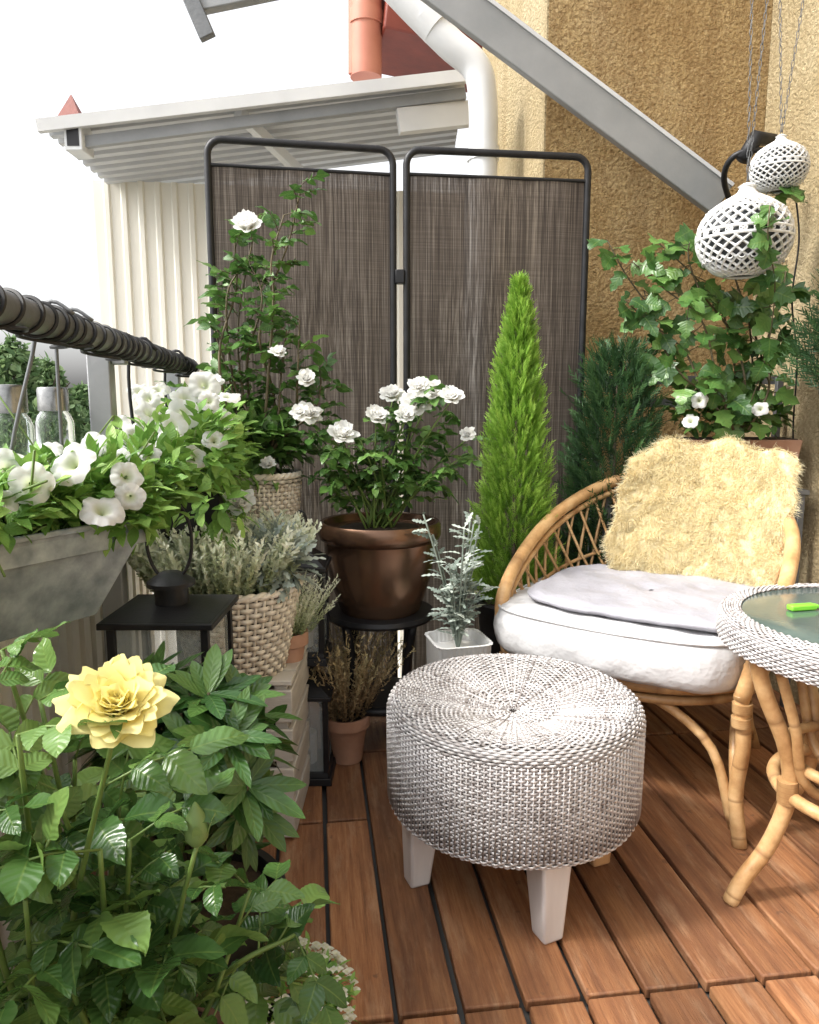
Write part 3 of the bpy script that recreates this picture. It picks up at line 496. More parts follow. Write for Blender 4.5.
def rose_leaves(mbL, mbS, P, D, size, shape=OVATE):
    P = np.asarray(P); D = nrm(D); n = len(P); S = nrm(np.cross(D, [0, 0, 1.])+rng.normal(0, .05, (n, 3))); N = np.cross(S, D); L = size*U(.7, 1.3, n); LP = []; LD = []; LN = []; LL = []
    for t, sg in ((1., 0), (.72, 1), (.72, -1), (.36, 1), (.36, -1)):
        LP.append(P+D*(L*1.5*t)[:, None]-np.array([0, 0, 1])*(L*.35*t*t)[:, None]); LD.append(D*(1 if sg == 0 else .5)+S*sg*.9-np.array([0, 0, .25])+rng.normal(0, .2, (n, 3))); LN.append(N+rng.normal(0, .3, (n, 3))); LL.append(L*(1. if sg == 0 else (.88 if t > .5 else .68)))
    LL = np.concatenate(LL); va = np.tile(U(0, 1, n), 5)*.7+U(0, .3, 5*n); leaves(mbL, np.concatenate(LP), np.concatenate(LD), np.concatenate(LN), LL, LL*.66, shape, .25, .26, .07, va)
    if mbS is not None:
        for i in range(n): tube(mbS, [P[i], P[i]+D[i]*L[i]*.75-np.array([0, 0, L[i]*.09]), P[i]+D[i]*L[i]*1.5-np.array([0, 0, L[i]*.35])], .0013, 4)
def sample(pts, n, t0=.2):
    P = np.asarray(pts); t = np.linspace(t0, 1, n)*(len(P)-1); i = np.minimum(t.astype(int), len(P)-2); f = (t-i)[:, None]; return P[i]*(1-f)+P[i+1]*f, nrm(P[i+1]-P[i])
def pot(parent, c, r0, r1, z0, z1, mat, rim=.012, seg=48, name='pot'):
    g = MB(); h = z1-z0; lathe(g, [(.001, 0), (r0*.97, 0), (r0, .006), (r0+(r1-r0)*.5, h*.5), (r1, h-.035), (r1+rim, h-.032), (r1+rim*1.15, h-.006), (r1+rim*.7, h), (r1-.004, h-.002), (r1-.008, h-.03), (.001, h-.03)], (c[0], c[1], z0), seg); o = g.build(name, mat, parent, 35)
    g = MB(); lathe(g, [(r1-.01, h-.025), (r1*.6, h-.018), (.001, h-.014)], (c[0], c[1], z0), seg); g.build('soil', m_soil, o)
def blob(mbL, c, rad, n, L, W, shape=OVATE, up=.3, inner=.25, **kw):
    d = rdir(n); rr = U(inner, 1, n)**.5; P = np.asarray(c)+d*rr[:, None]*np.asarray(rad)*(1+.22*np.sin(d[:, 0]*7+d[:, 2]*5+c[0]*9))[:, None]; D = d+rdir(n)*.7+[0, 0, up]; N = np.array([0, 0, 1.])+d*.6+rdir(n)*.4
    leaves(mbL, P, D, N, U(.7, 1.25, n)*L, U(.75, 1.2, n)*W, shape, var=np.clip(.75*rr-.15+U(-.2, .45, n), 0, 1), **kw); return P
# --- yellow rose bush
rb = thing('rose_bush', 'bushy rose with one open yellow bloom in the left foreground', 'rose bush', (-.34, .74, 0)); pot(rb, (-.34, .74), .11, .15, 0, .28, m_terra)
gS, gL = MB(), MB()
ends = [(118, 715, .62), (197, 845, .66), (18, 735, .6), (55, 790, .66), (250, 890, .74), (295, 935, .78), (150, 930, .62), (25, 900, .58), (205, 940, .74), (100, 850, .6), (2, 650, .72), (60, 960, .58), (120, 800, .7), (150, 990, .66), (-30, 820, .6), (30, 840, .72), (150, 870, .74), (90, 1010, .6), (-10, 700, .66), (75, 760, .74), (130, 840, .64), (40, 700, .7), (170, 900, .8), (60, 880, .8), (120, 950, .8), (310, 980, .82)]
for i, (px, py, Y) in enumerate(ends):
    e = at(px, py, Y); b0 = np.array([-.34+U(-.05, .05), .74+U(-.05, .05), .26]); m1 = b0*.5+e*.5+np.array([U(-.03, .03), U(-.03, .03), .0 if e[2] > .5 else .06])
    s_ = spline([b0, m1, e], 14); tube(gS, s_, np.linspace(.0045, .0022, 14), 6)
    P, T = sample(s_, 6, .3); n = len(P); D = nrm(rdir(n)*[1, 1, .35]+T*.45+[0, 0, .15]); rose_leaves(gL, gS, P, D, .047, SERR)
gS.build('stems', m_stem, rb, 180); gL.build('foliage', m_lrose, rb, 180)
e = at(118, 690, .62); yr = bloom(ROSEY, rb, e+[0, 0, -.018], nrm([.18, -.6, .78]), .088, roll=1)
g = MB(); e = at(197, 845, .66); lathe(g, [(.001, 0), (.006, .001), (.011, .008), (.0125, .018), (.009, .03), (.004, .04), (.0008, .045)], e, 14); bd_ = g.build('bud', m_bud, rb)
g = MB(); n = 5; a_ = np.arange(n)*1.2566; leaves(g, np.stack([e[0]+.006*np.cos(a_), e[1]+.006*np.sin(a_), np.full(n, e[2]+.002)], 1), np.stack([np.cos(a_)*.3, np.sin(a_)*.3, np.ones(n)], 1), np.stack([np.cos(a_), np.sin(a_), np.zeros(n)], 1), .034, .009, LONG, droop=-.2); g.build('sepals', m_bud, bd_, 180)
g = MB(); e2 = at(118, 704, .62); leaves(g, np.stack([e2[0]+.008*np.cos(a_), e2[1]+.008*np.sin(a_), np.full(n, e2[2]-.005)], 1), np.stack([np.cos(a_), np.sin(a_), np.full(n, .1)], 1), np.tile([0, 0, 1.], (n, 1)), .034, .011, LONG); g.build('sepals', m_lrose, rb, 180)
# --- rhododendron
rh = thing('rhododendron', 'glossy dark green rhododendron shrub behind the yellow rose', 'shrub', (-.34, 1.09, 0)); pot(rh, (-.34, 1.09), .1, .125, 0, .27, m_blackp)
gS, gL = MB(), MB(); cz = at(202, 752, 1.09)
for i in range(38):
    d_ = nrm(rng.normal(size=3)*[1, 1, .8]+[.05, -.1, .3]); e = cz+d_*np.array([.155, .14, .155])*U(.55, 1); b0 = np.array([-.34, 1.09, .25]); s_ = spline([b0, b0*.4+e*.6+[0, 0, -.02], e], 8); tube(gS, s_, np.linspace(.005, .0025, 8), 5)
    n = 11; a_ = np.arange(n)*2.4+U(0, 6); ax = nrm(d_+[0, 0, .7]); s1 = nrm(np.cross(ax, [1, .3, 0])); s2 = np.cross(ax, s1); el = U(.15, .8, n)
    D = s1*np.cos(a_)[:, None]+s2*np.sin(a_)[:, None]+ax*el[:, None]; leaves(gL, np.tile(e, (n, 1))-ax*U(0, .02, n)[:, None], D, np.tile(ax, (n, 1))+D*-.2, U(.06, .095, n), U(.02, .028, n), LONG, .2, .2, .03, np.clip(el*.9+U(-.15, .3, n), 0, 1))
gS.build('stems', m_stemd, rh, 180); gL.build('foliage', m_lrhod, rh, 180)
# --- alyssum
AX, AY = -.185, 1.0; al = thing('alyssum', 'small plant with tiny white flowers low on the deck at the bottom edge', 'plant', (AX, AY, 0)); pot(al, (AX, AY), .05, .065, 0, .10, m_blackp, .006)
g = MB(); blob(g, (AX, AY, .14), (.1, .09, .07), 900, .02, .007, SIMPLE); g.build('foliage', m_lpet, al, 180)
g = MB(); n = 320; d_ = rdir(n); d_[:, 2] = np.abs(d_[:, 2]); P = np.array([AX, AY, .145])+d_*[.105, .095, .078]; P = P[np.sin(P[:, 0]*90)*np.sin(P[:, 1]*90) > -.1]; n = len(P)
for k in range(4): a_ = k*PI/2; leaves(g, P, np.tile([math.cos(a_), math.sin(a_), .2], (n, 1)), np.tile([0, -.3, 1.], (n, 1)), .007, .006, SIMPLE)
g.build('blossom', petalmat('tiny_white_petal', (.7, .7, .45), (.8, .8, .7)), al, 180)
# --- zinc planter petunias
p0, p1 = at(-70, 560, .90), at(152, 513, 1.2); p0[2] = p1[2] = .86; dv = nrm(p1-p0); bk = np.array([-dv[1], dv[0], 0])*.125
zp = thing('zinc_planter', 'long galvanised zinc trough of white petunias hung on the railing', 'planter', (p0+p1+bk)/2-[0, 0, .16])
g = MB(); dn = np.array([0, 0, -.15]); bi = bk*.34
top = [p0, p1, p1+bk, p0+bk]; bot = [p0+dv*.03+bi+dn, p1-dv*.085+bi+dn, p1-dv*.085+bk*.72+dn, p0+dv*.03+bk*.72+dn]; inn = [q+(((p0+p1+bk)/2)-q)*.05 for q in top]; inb = [q-np.array([0, 0, .04]) for q in inn]
g.add(bot+top+inn+inb, [[[0, 3, 2, 1], [0, 1, 5, 4], [1, 2, 6, 5], [2, 3, 7, 6], [3, 0, 4, 7], [4, 5, 9, 8], [5, 6, 10, 9], [6, 7, 11, 10], [7, 4, 8, 11], [8, 9, 13, 12], [9, 10, 14, 13], [10, 11, 15, 14], [11, 8, 12, 15], [12, 13, 14, 15]]]); trg = g.build('trough', m_zinc, zp, bevel=.003)
g = MB(); tube(g, top, .005, 8, 0, True); g.build('rolled_rim', m_zinc, trg, 180)
for f_ in (.45, .8):
    g = MB(); q = p0+(p1-p0)*f_+bk; bb_ = q[1]*ct-q[0]*st; q2 = B(-.40, bb_, 1.13); tube(g, spline([q-[0, 0, .05], (q+q2)/2, q2, B(-.398, bb_, 1.175), B(-.37, bb_, 1.192), B(-.342, bb_, 1.175)], 20), .003, 6); g.build('hook', m_greyd, zp, 180)
gL, gS = MB(), MB()
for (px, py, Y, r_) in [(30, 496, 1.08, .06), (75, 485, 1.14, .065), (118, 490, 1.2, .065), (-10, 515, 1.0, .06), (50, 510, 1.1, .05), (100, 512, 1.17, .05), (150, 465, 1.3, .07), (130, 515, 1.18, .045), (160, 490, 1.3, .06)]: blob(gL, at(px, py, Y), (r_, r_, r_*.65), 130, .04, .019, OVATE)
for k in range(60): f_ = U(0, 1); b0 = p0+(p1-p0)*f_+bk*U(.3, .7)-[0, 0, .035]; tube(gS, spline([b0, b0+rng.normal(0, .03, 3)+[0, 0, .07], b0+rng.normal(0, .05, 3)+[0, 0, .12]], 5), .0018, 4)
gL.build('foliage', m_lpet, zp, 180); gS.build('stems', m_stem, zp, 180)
for px, py, Y, s_ in [(70, 462, 1.06, .032), (103, 508, 1.06, .028), (32, 484, 1.0, .027), (128, 476, 1.12, .025), (8, 468, 1.06, .026), (130, 498, 1.1, .021), (92, 446, 1.2, .024), (150, 452, 1.25, .02), (6, 500, .98, .018), (48, 448, 1.16, .021), (118, 458, 1.22, .02)]:
    e = at(px, py, Y); bloom(PET[int(U(0, 4))], zp, e, tocam(e, .45, .55), s_)
# --- jars
for i, (px, Y) in enumerate([(14, 1.25), (58, 1.5)]):
    p = at(px, 470, Y); p[2] = .92; j = thing('glass_jar', ['clear glass jar with a chrome lid at the left edge behind the petunias', 'clear glass jar with a chrome lid beside the railing post'][i], 'jar', p, 'glass jars on the ledge')
    g = MB(); lathe(g, [(.001, .002), (.032, .002), (.036, .008), (.036, .085), (.031, .1), (.026, .106), (.026, .112), (.0235, .112), (.0235, .105), (.029, .098), (.033, .085), (.033, .01), (.001, .008)], p, 32); g.build('jar_body', m_glass, j)
    g = MB(); lathe(g, [(.0265, .108), (.029, .109), (.029, .15), (.027, .155), (.001, .156)], p, 32); g.build('lid', m_chrome, j)
# --- far petunia box
bxp = thing('balcony_box', 'dark balcony box overflowing with white petunias beneath the far handrail', 'planter', B(-.29, 1.95, .74))
g = MB(); bbox(g, -.37, -.21, 1.70, 2.3, .74, .88); g.build('box', m_blackp, bxp, bevel=.006)
for b_ in (1.76, 2.18): g = MB(); tube(g, spline([B(-.373, b_, .80), B(-.402, b_, 1.0), B(-.402, b_, 1.15), B(-.37, b_, 1.187), B(-.342, b_, 1.16)], 16), .004, 6); g.build('hanger', m_black, bxp, 180)
gL, gS = MB(), MB()
for k in range(13):
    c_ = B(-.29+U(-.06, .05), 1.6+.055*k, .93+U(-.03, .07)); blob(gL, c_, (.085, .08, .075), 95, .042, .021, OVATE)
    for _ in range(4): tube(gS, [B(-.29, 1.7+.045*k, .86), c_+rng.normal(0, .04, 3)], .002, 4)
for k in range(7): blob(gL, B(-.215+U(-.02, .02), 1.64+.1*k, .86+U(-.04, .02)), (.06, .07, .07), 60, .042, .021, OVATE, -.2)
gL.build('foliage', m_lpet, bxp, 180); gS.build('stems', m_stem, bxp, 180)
for px, py, Y, s_ in [(150, 412, 1.6, .03), (182, 415, 1.62, .034), (205, 384, 1.75, .038), (168, 440, 1.52, .03), (140, 390, 1.75, .027), (222, 418, 1.75, .027), (186, 398, 1.72, .032), (158, 388, 1.76, .027), (196, 455, 1.56, .027), (118, 425, 1.6, .027), (135, 435, 1.52, .025), (210, 400, 1.72, .026), (172, 425, 1.58, .03), (148, 398, 1.68, .026), (215, 440, 1.6, .026), (228, 395, 1.75, .028)]:
    e = at(px, py, Y); bloom(PET[int(U(0, 4))], bxp, e, tocam(e, .5, .4), s_)
# --- tall climbing white rose in basket on stand
rx, ry = at(262, 490, 2.14)[:2]
def stand(label, c, r, z1):
    t_ = thing('plant_stand', label, 'plant stand', (c[0], c[1], 0), 'black plant stands')
    g = MB(); lathe(g, [(.001, z1-.02), (r, z1-.02), (r+.004, z1-.012), (r, z1), (.001, z1)], (c[0], c[1], 0), 40); g.build('top', m_black, t_)
    for k in range(4): a_ = PI/4+k*PI/2; e = np.array([math.cos(a_), math.sin(a_), 0]); g = MB(); c0 = np.array([c[0], c[1], 0]); tube(g, spline([c0+e*r*.85+[0, 0, z1-.02], c0+e*r*.7+[0, 0, z1*.6], c0+e*r*.75+[0, 0, z1*.3], c0+e*r*1.12], 16), .014, 8); g.build('leg', m_black, t_, 180)
    a_ = np.linspace(0, 2*PI, 40, endpoint=False); g = MB(); tube(g, np.stack([c[0]+r*.78*np.cos(a_), c[1]+r*.78*np.sin(a_), np.full(40, z1*.35)], 1), .012, 8, 0, True); g.build('ring', m_black, t_, 180); g = MB(); lathe(g, [(.001, z1*.35+.004), (r*.77, z1*.35+.004), (r*.77, z1*.35+.016), (.001, z1*.35+.016)], (c[0], c[1], 0), 32); g.build('lower_shelf', m_black, t_); return t_
stand('tall black plant stand under the climbing white rose', (rx, ry), .12, .60)
cr_ = thing('climbing_rose', 'tall white climbing rose in a pale wicker basket before the screen', 'rose', (rx, ry, .6))
def basket(parent, c, r0, r1, z0, z1, mat, per=26, sp_=.011):
    h = z1-z0; g = MB(); weave(g, [(r0, z0+.004), (r0+(r1-r0)*.5, z0+h*.5), (r1, z1)], lambda r: per, sp_, .0030, .0034, (c[0], c[1], 0), 5, (per, .0036, 1))
    a_ = np.linspace(0, 2*PI, 120, endpoint=False); o = g.build('basket', mat, parent, 180); g = MB()
    for k in range(2): tube(g, np.stack([c[0]+(r1+.003*np.cos(18*a_+k*PI))*np.cos(a_), c[1]+(r1+.003*np.cos(18*a_+k*PI))*np.sin(a_), z1+.004+.004*np.sin(18*a_+k*PI)], 1), .0065, 6, .8, True)
    g.build('braided_rim', mat, o, 180)
    g = MB(); lathe(g, [(.001, z0), (r0-.004, z0), (r1-.006, z1-.004), (r1-.012, z1-.02), (.001, z1-.015)], (c[0], c[1], 0), 32); g.build('liner', m_soil, o)
basket(cr_, (rx, ry), .09, .112, .60, .835, m_wickw)
gS, gL = MB(), MB()
for pl in [[(262, 470), (245, 400), (240, 320), (258, 215)], [(268, 470), (275, 400), (262, 330), (292, 240), (302, 185)], [(255, 470), (228, 410), (222, 350), (235, 290), (232, 240)], [(262, 470), (290, 420), (300, 380), (298, 320)], [(260, 470), (250, 440), (205, 420), (190, 390)], [(262, 470), (280, 440), (315, 410), (322, 375)], [(262, 470), (265, 380), (275, 300), (270, 260), (285, 215)], [(262, 470), (240, 440), (232, 395), (215, 330)], [(262, 470), (252, 420), (248, 360), (262, 300), (250, 260)], [(262, 470), (275, 430), (280, 370), (288, 330)], [(262, 470), (250, 420), (236, 380), (228, 300), (242, 265)]]:
    s_ = spline([at(x+U(-3, 3), y, 2.14+U(-.07, .05)) for x, y in pl], 22); s_[0] = (rx+U(-.03, .03), ry+U(-.03, .03), .82); tube(gS, s_, np.linspace(.005, .002, 22), 6)
    P, T = sample(s_, 20, .12); n = len(P); rose_leaves(gL, gS, P, rdir(n)*[1, .8, .4]+T*.4+[0, 0, .1], .040)
blob(gL, at(255, 445, 2.12), (.13, .1, .09), 360, .045, .03)
gS.build('stems', m_stemd, cr_, 180); gL.build('foliage', m_lrose2, cr_, 180)
for px, py, s_ in [(248, 222, .09), (306, 376, .06), (278, 350, .05), (210, 382, .075), (268, 462, .045), (190, 400, .06), (300, 410, .05)]: e = at(px, py, 2.02); bloom(ROSEW[int(U(0, 3))], cr_, e-[0, 0, s_*.2], tocam(e, .8, .2), s_)
# --- bronze pot roses
bx, by = at(380, 560, 2.17)[:2]
stand('low round black plant stand under the bronze pot', (bx, by), .16, .425)
br = thing('potted_rose', 'white roses in a glossy bronze pot in front of the screen', 'rose', (bx, by, .425))
g = MB(); lathe(g, [(.001, 0), (.115, 0), (.122, .01), (.148, .09), (.163, .17), (.165, .215), (.178, .222), (.183, .235), (.182, .262), (.176, .272), (.166, .27), (.16, .25), (.001, .245)], (bx, by, .425), 56); pt_ = g.build('pot', m_bronze, br, 50)
g = MB(); lathe(g, [(.1595, .246), (.08, .252), (.001, .256)], (bx, by, .425), 40); g.build('soil', m_soil, pt_)
gS, gL = MB(), MB(); BL = [(341, 431, .085), (376, 413, .078), (393, 392, .078), (416, 398, .085), (432, 388, .078), (452, 393, .072), (308, 410, .08), (418, 384, .062), (468, 432, .05), (405, 412, .065)]
tips = [(x, y+6, 2.12+U(-.08, .08)) for x, y, _ in BL]+[(x_, y_, 2.15+U(-.13, .1)) for x_, y_ in [(330, 450), (355, 465), (300, 440), (440, 430), (465, 455), (420, 450), (390, 440), (360, 440), (450, 470), (345, 475), (325, 480), (405, 470), (380, 455), (430, 480), (360, 485)]]
for px, py, Y in tips:
    e = at(px, py, Y); b0 = np.array([bx+U(-.04, .04), by+U(-.04, .04), .67]); s_ = spline([b0, b0*.45+e*.55+[0, 0, .02], e], 10); tube(gS, s_, np.linspace(.0038, .002, 10), 5); P, T = sample(s_, 8, .35); rose_leaves(gL, gS, P, rdir(len(P))*[1, 1, .4]+T*.4, .038)
gS.build('stems', m_stem, br, 180); gL.build('foliage', m_lrose2, br, 180)
for (px, py, s_), (_, _, Y) in zip(BL, tips): e = at(px, py, Y-.04); bloom(ROSEW[int(U(0, 3))], br, e-[0, 0, s_*.2], tocam(e, .8, .2), s_)
# --- heather basket on crate
def crate(label, c, s3, mat=m_crate):
    g = MB(); w, d_, h = s3
    for k in range(4):
        z = h*(.12+.25*k)
        for sg in (-1, 1): box(g, (c[0], c[1]+sg*(d_/2-.006), z), (w, .012, h*.2), U(0, 1)); box(g, (c[0]+sg*(w/2-.006), c[1], z), (.0119, d_-.026, h*.2), U(0, 1))
    for sx in (-1, 1):
        for sy in (-1, 1): box(g, (c[0]+sx*(w/2-.028), c[1]+sy*(d_/2-.028), h/2-.002), (.03, .03, h-.004))
    for k in range(4): box(g, (c[0], c[1]-d_/2+d_*(k+.5)/4, h+.006), (w, d_/4-.006, .012))
    return tag(g.build('wooden_crate', mat, loc=(c[0], c[1], 0), bevel=.002), label, 'crate', 'wooden crates')
crate('pale limewashed slatted crate standing under the heather basket', (-.425, 1.79), (.30, .29, .39))
crate('low pale wooden crate under the near black lantern', (-.45, 1.37), (.22, .23, .33))
hx, hy = at(236, 600, 1.74)[:2]; hb = thing('heather_basket', 'pale heather in a woven willow basket on the slatted crate', 'basket', (hx, hy, .402)); basket(hb, (hx, hy), .112, .155, .402, .61, m_wickw, 24, .0125)
def heather(mb, c, r, n, hgt, spread=.5, m=34, ls=.008, wd=.42, jit=.15):
    P = []; D = []; V_ = []
    for i in range(n):
        a_ = U(0, 6.28); q = math.sqrt(U(0, 1))*r; b0 = np.array([c[0]+q*math.cos(a_), c[1]+q*math.sin(a_), c[2]]); d0 = nrm([math.cos(a_)*q/r*spread+U(-jit, jit), math.sin(a_)*q/r*spread+U(-jit, jit), 1]); l = hgt*U(.6, 1.1); t = np.linspace(.05, 1, m)
        P.append(b0+d0*(l*t)[:, None]+np.array([math.cos(a_), math.sin(a_), -.2])*(t**2*.1*l)[:, None]); D.append(rdir(m)*.8+d0*.9); V_.append(np.clip(t*.85+U(-.2, .25), 0, 1))
    P = np.concatenate(P); blades(mb, P, np.concatenate(D), rdir(len(P)), U(.7, 1.3, len(P))*ls, ls*wd, 1, 0, .4, np.concatenate(V_))
g = MB(); heather(g, (hx-.03, hy-.01, .595), .150, 700, .175, .5, 36, .0125, .6, .10); g.build('foliage', m_heath, hb, 180)
g = MB(); blob(g, (hx+.11, hy-.05, .68), (.065, .05, .065), 190, .055, .02, MILLER, .6); g.build('silver_foliage', m_silver, hb, 180)
e = at(240, 497, 1.66); bloom(ROSEW[0], hb, e-[0, 0, .02], tocam(e, 1.0, .05), .08)
# --- lanterns
def lantern(label, c, w, z0, h, ring=0., rise=.12):
    t_ = thing('lantern', label, 'lantern', (c[0], c[1], z0), 'black lanterns'); x, y = c
    g = MB(); frustum(g, c, w*1.1, w*1.1, w*1.06, w*1.06, z0, z0+.02); frustum(g, c, w, w, w*.94, w*.94, z0+.02, z0+.035); g.build('base', m_black, t_, bevel=.002)
    zt_ = z0+h*(.84-rise)
    for sx in (-1, 1):
        for sy in (-1, 1): g = MB(); box(g, (x+sx*(w/2-.008), y+sy*(w/2-.008), (z0+.035+zt_)/2), (.014, .014, zt_-z0-.035)); g.build('post', m_black, t_, bevel=.001)
    for sx, sy in ((1, 0), (-1, 0), (0, 1), (0, -1)):
        g = MB(); box(g, (x+sx*(w/2-.009), y+sy*(w/2-.009), (z0+.036+zt_)/2), (.003 if sx else w-.034, .003 if sy else w-.034, zt_-z0-.037)); g.build('pane', m_pane, t_)
    g = MB(); frustum(g, c, w*1.12, w*1.12, w*1.12, w*1.12, zt_, zt_+.012); frustum(g, c, w*1.06, w*1.06, w*.5, w*.5, zt_+.012, zt_+h*rise+.002); rf = g.build('roof', m_black, t_, bevel=.002)
    g = MB(); lathe(g, [(w*.17, h*.83), (w*.17, h*.93), (w*.24, h*.935), (w*.24, h*.955), (w*.1, h*1.0), (.001, h*1.0)], (x, y, z0), 24); g.build('chimney_cap', m_black, rf)
    g = MB(); lathe(g, [(.001, .0355), (w*.22, .0355), (w*.22, h*.35), (w*.2, h*.36), (.001, h*.355)], (x, y, z0), 24); g.build('candle', m_cush, t_)
    if ring: g = MB(); a_ = np.linspace(0, 2*PI, 30, endpoint=False); rr_ = w*ring; tube(g, np.stack([x+rr_*.55*np.cos(a_), np.full(30, y), z0+h*.96+rr_*.98+rr_*np.sin(a_)], 1), .0032, 6, 0, True); g.build('handle', m_black, rf, 180)
lx, ly = at(172, 600, 1.37)[:2]
lantern('large black metal lantern with a ring handle behind the rhododendron', (lx, ly), .185, .343, .385, .42, .055)
l2 = at(302, 600, 1.98)[:2]
lantern('lower black lantern standing on the deck beside the slatted crate', l2, .15, 0, .34)
lantern('upper black lantern stacked on another lantern left of the bronze pot', l2, .135, .341, .36, .25)
sh = thing('potted_heather', 'small yellow green heather tucked between basket and lantern', 'heather', (-.305, 1.80, .402))
pot(sh, (-.305, 1.80), .036, .045, .402, .475, m_terra, .004); g = MB(); heather(g, (-.295, 1.80, .47), .045, 120, .14, .7); g.build('foliage', m_heath, sh, 180)
p = at(347, 730, 2.06); dh = thing('potted_heather', 'faded brown heather in a small terracotta pot on the deck', 'heather', (p[0], p[1], 0)); pot(dh, p[:2], .045, .06, 0, .14, m_terra, .008)
g = MB(); heather(g, (p[0], p[1], .13), .055, 170, .26, .45, 42, .011); g.build('foliage', m_heathb, dh, 180)
# --- white pot dusty miller
p = at(458, 650, 1.95); dm = thing('potted_dusty_miller', 'silver dusty miller in a white ribbed pot behind the stool', 'plant', (p[0], p[1], 0))
g = MB(); nr = 40; V = []
for r_, z in [(.001, 0), (.064, 0), (.07, .15), (.076, .4), (.08, .406), (.071, .406), (.068, .375), (.001, .37)]:
    for j in range(nr*4): a_ = j*2*PI/(nr*4); q = r_*(1+(.02 if j % 4 < 2 else 0)*(r_ > .06))/(abs(math.cos(a_))**6+abs(math.sin(a_))**6)**(1/6); V.append((p[0]+q*math.cos(a_+.25), p[1]+q*math.sin(a_+.25), z))
grid(g, V, 8, nr*4, wrap=True); g.build('pot', m_wmetal, dm, 50)
gS, gL = MB(), MB()
for k in range(22):
    a_ = U(0, 6.28); e = np.array([p[0]-.02+math.cos(a_)*U(.01, .10), p[1]+math.sin(a_)*U(.01, .08), U(.46, .76)]); b0 = np.array([p[0], p[1], .37]); s_ = spline([b0, b0*.5+e*.5+[0, 0, .03], e], 8); tube(gS, s_, .0024, 5); P, T = sample(s_, 11, .25); leaves(gL, P, rdir(11)*[1, 1, .3]+T*.5, rdir(11)*.4+[0, -.3, 1], U(.035, .06, 11), U(.012, .019, 11), MILLER, .15, .3)
gS.build('stems', m_silver, dm, 180); gL.build('foliage', m_silver, dm, 180)
# --- conifers
def conifer(mbL, base, h, rad, n, m=9, ls=.016, w=.0045, out=.5, spray=.07, power=.85, flat=.6):
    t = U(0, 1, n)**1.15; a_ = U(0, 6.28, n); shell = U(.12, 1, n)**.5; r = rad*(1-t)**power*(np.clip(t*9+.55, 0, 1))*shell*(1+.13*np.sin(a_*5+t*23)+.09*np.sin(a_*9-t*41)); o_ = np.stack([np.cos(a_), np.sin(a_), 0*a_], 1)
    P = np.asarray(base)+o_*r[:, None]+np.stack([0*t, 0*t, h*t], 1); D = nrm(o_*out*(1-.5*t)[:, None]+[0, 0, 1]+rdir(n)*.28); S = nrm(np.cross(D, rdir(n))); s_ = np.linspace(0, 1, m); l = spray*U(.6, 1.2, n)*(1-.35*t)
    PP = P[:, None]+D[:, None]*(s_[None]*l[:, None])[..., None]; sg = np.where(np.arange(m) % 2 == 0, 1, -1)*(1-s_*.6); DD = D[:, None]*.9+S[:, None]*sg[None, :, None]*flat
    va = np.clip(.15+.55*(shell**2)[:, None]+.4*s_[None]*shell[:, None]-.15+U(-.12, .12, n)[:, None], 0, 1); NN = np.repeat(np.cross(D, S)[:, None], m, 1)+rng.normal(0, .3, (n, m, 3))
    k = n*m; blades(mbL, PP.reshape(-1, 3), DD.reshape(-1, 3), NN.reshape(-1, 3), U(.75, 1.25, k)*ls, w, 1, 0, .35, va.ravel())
p = at(513, 600, 2.38); cy_ = thing('lemon_cypress', 'bright yellow green cone shaped lemon cypress beside the bronze pot', 'conifer', (p[0], p[1], 0)); pot(cy_, p[:2], .09, .115, 0, .40, m_blackp)
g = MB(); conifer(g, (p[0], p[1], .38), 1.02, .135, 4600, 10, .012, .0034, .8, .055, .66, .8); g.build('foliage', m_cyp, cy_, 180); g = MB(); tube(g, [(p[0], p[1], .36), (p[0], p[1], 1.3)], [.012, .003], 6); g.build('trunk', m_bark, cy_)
p = at(610, 560, 2.52); tj = thing('thuja', 'dark green feathery thuja between the cypress and the rattan chair', 'conifer', (p[0], p[1], 0)); pot(tj, p[:2], .1, .125, 0, .42, m_blackp)
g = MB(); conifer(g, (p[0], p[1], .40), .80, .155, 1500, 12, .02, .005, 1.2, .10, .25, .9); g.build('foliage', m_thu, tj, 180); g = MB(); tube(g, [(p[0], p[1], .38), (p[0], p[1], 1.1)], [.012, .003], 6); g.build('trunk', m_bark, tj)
# --- vine + rack
rk = thing('metal_rack', 'grey green metal plant rack against the stucco wall behind the chair', 'rack', (1.0, 2.58, 0))
for x_ in (.66, 1.30):
    for y_ in (2.44, 2.64): g = MB(); box(g, (x_, y_, .37 if y_ < 2.5 else .565), (.022, .022, .74 if y_ < 2.5 else 1.13)); g.build('post', m_greyd, rk, bevel=.002)
g = MB(); box(g, (.98, 2.54, .748), (.68, .24, .016)); g.build('shelf', m_greyd, rk, bevel=.002)
for zz in (1.04, 1.12): g = MB(); box(g, (.98, 2.655, zz), (.66, .008, .03)); g.build('back_bar', m_greyd, rk)
vn = thing('climbing_vine', 'leafy climbing vine with lobed leaves in a terracotta window box', 'vine', (1.1, 2.53, .756))
g = MB(); frustum(g, (1.1, 2.53), .36, .13, .40, .16, .757, .92); wb = g.build('window_box', m_terra, vn, bevel=.004); g = MB(); box(g, (1.1, 2.53, .918), (.375, .14, .01)); g.build('soil', m_soil, wb)
gS, gL = MB(), MB()
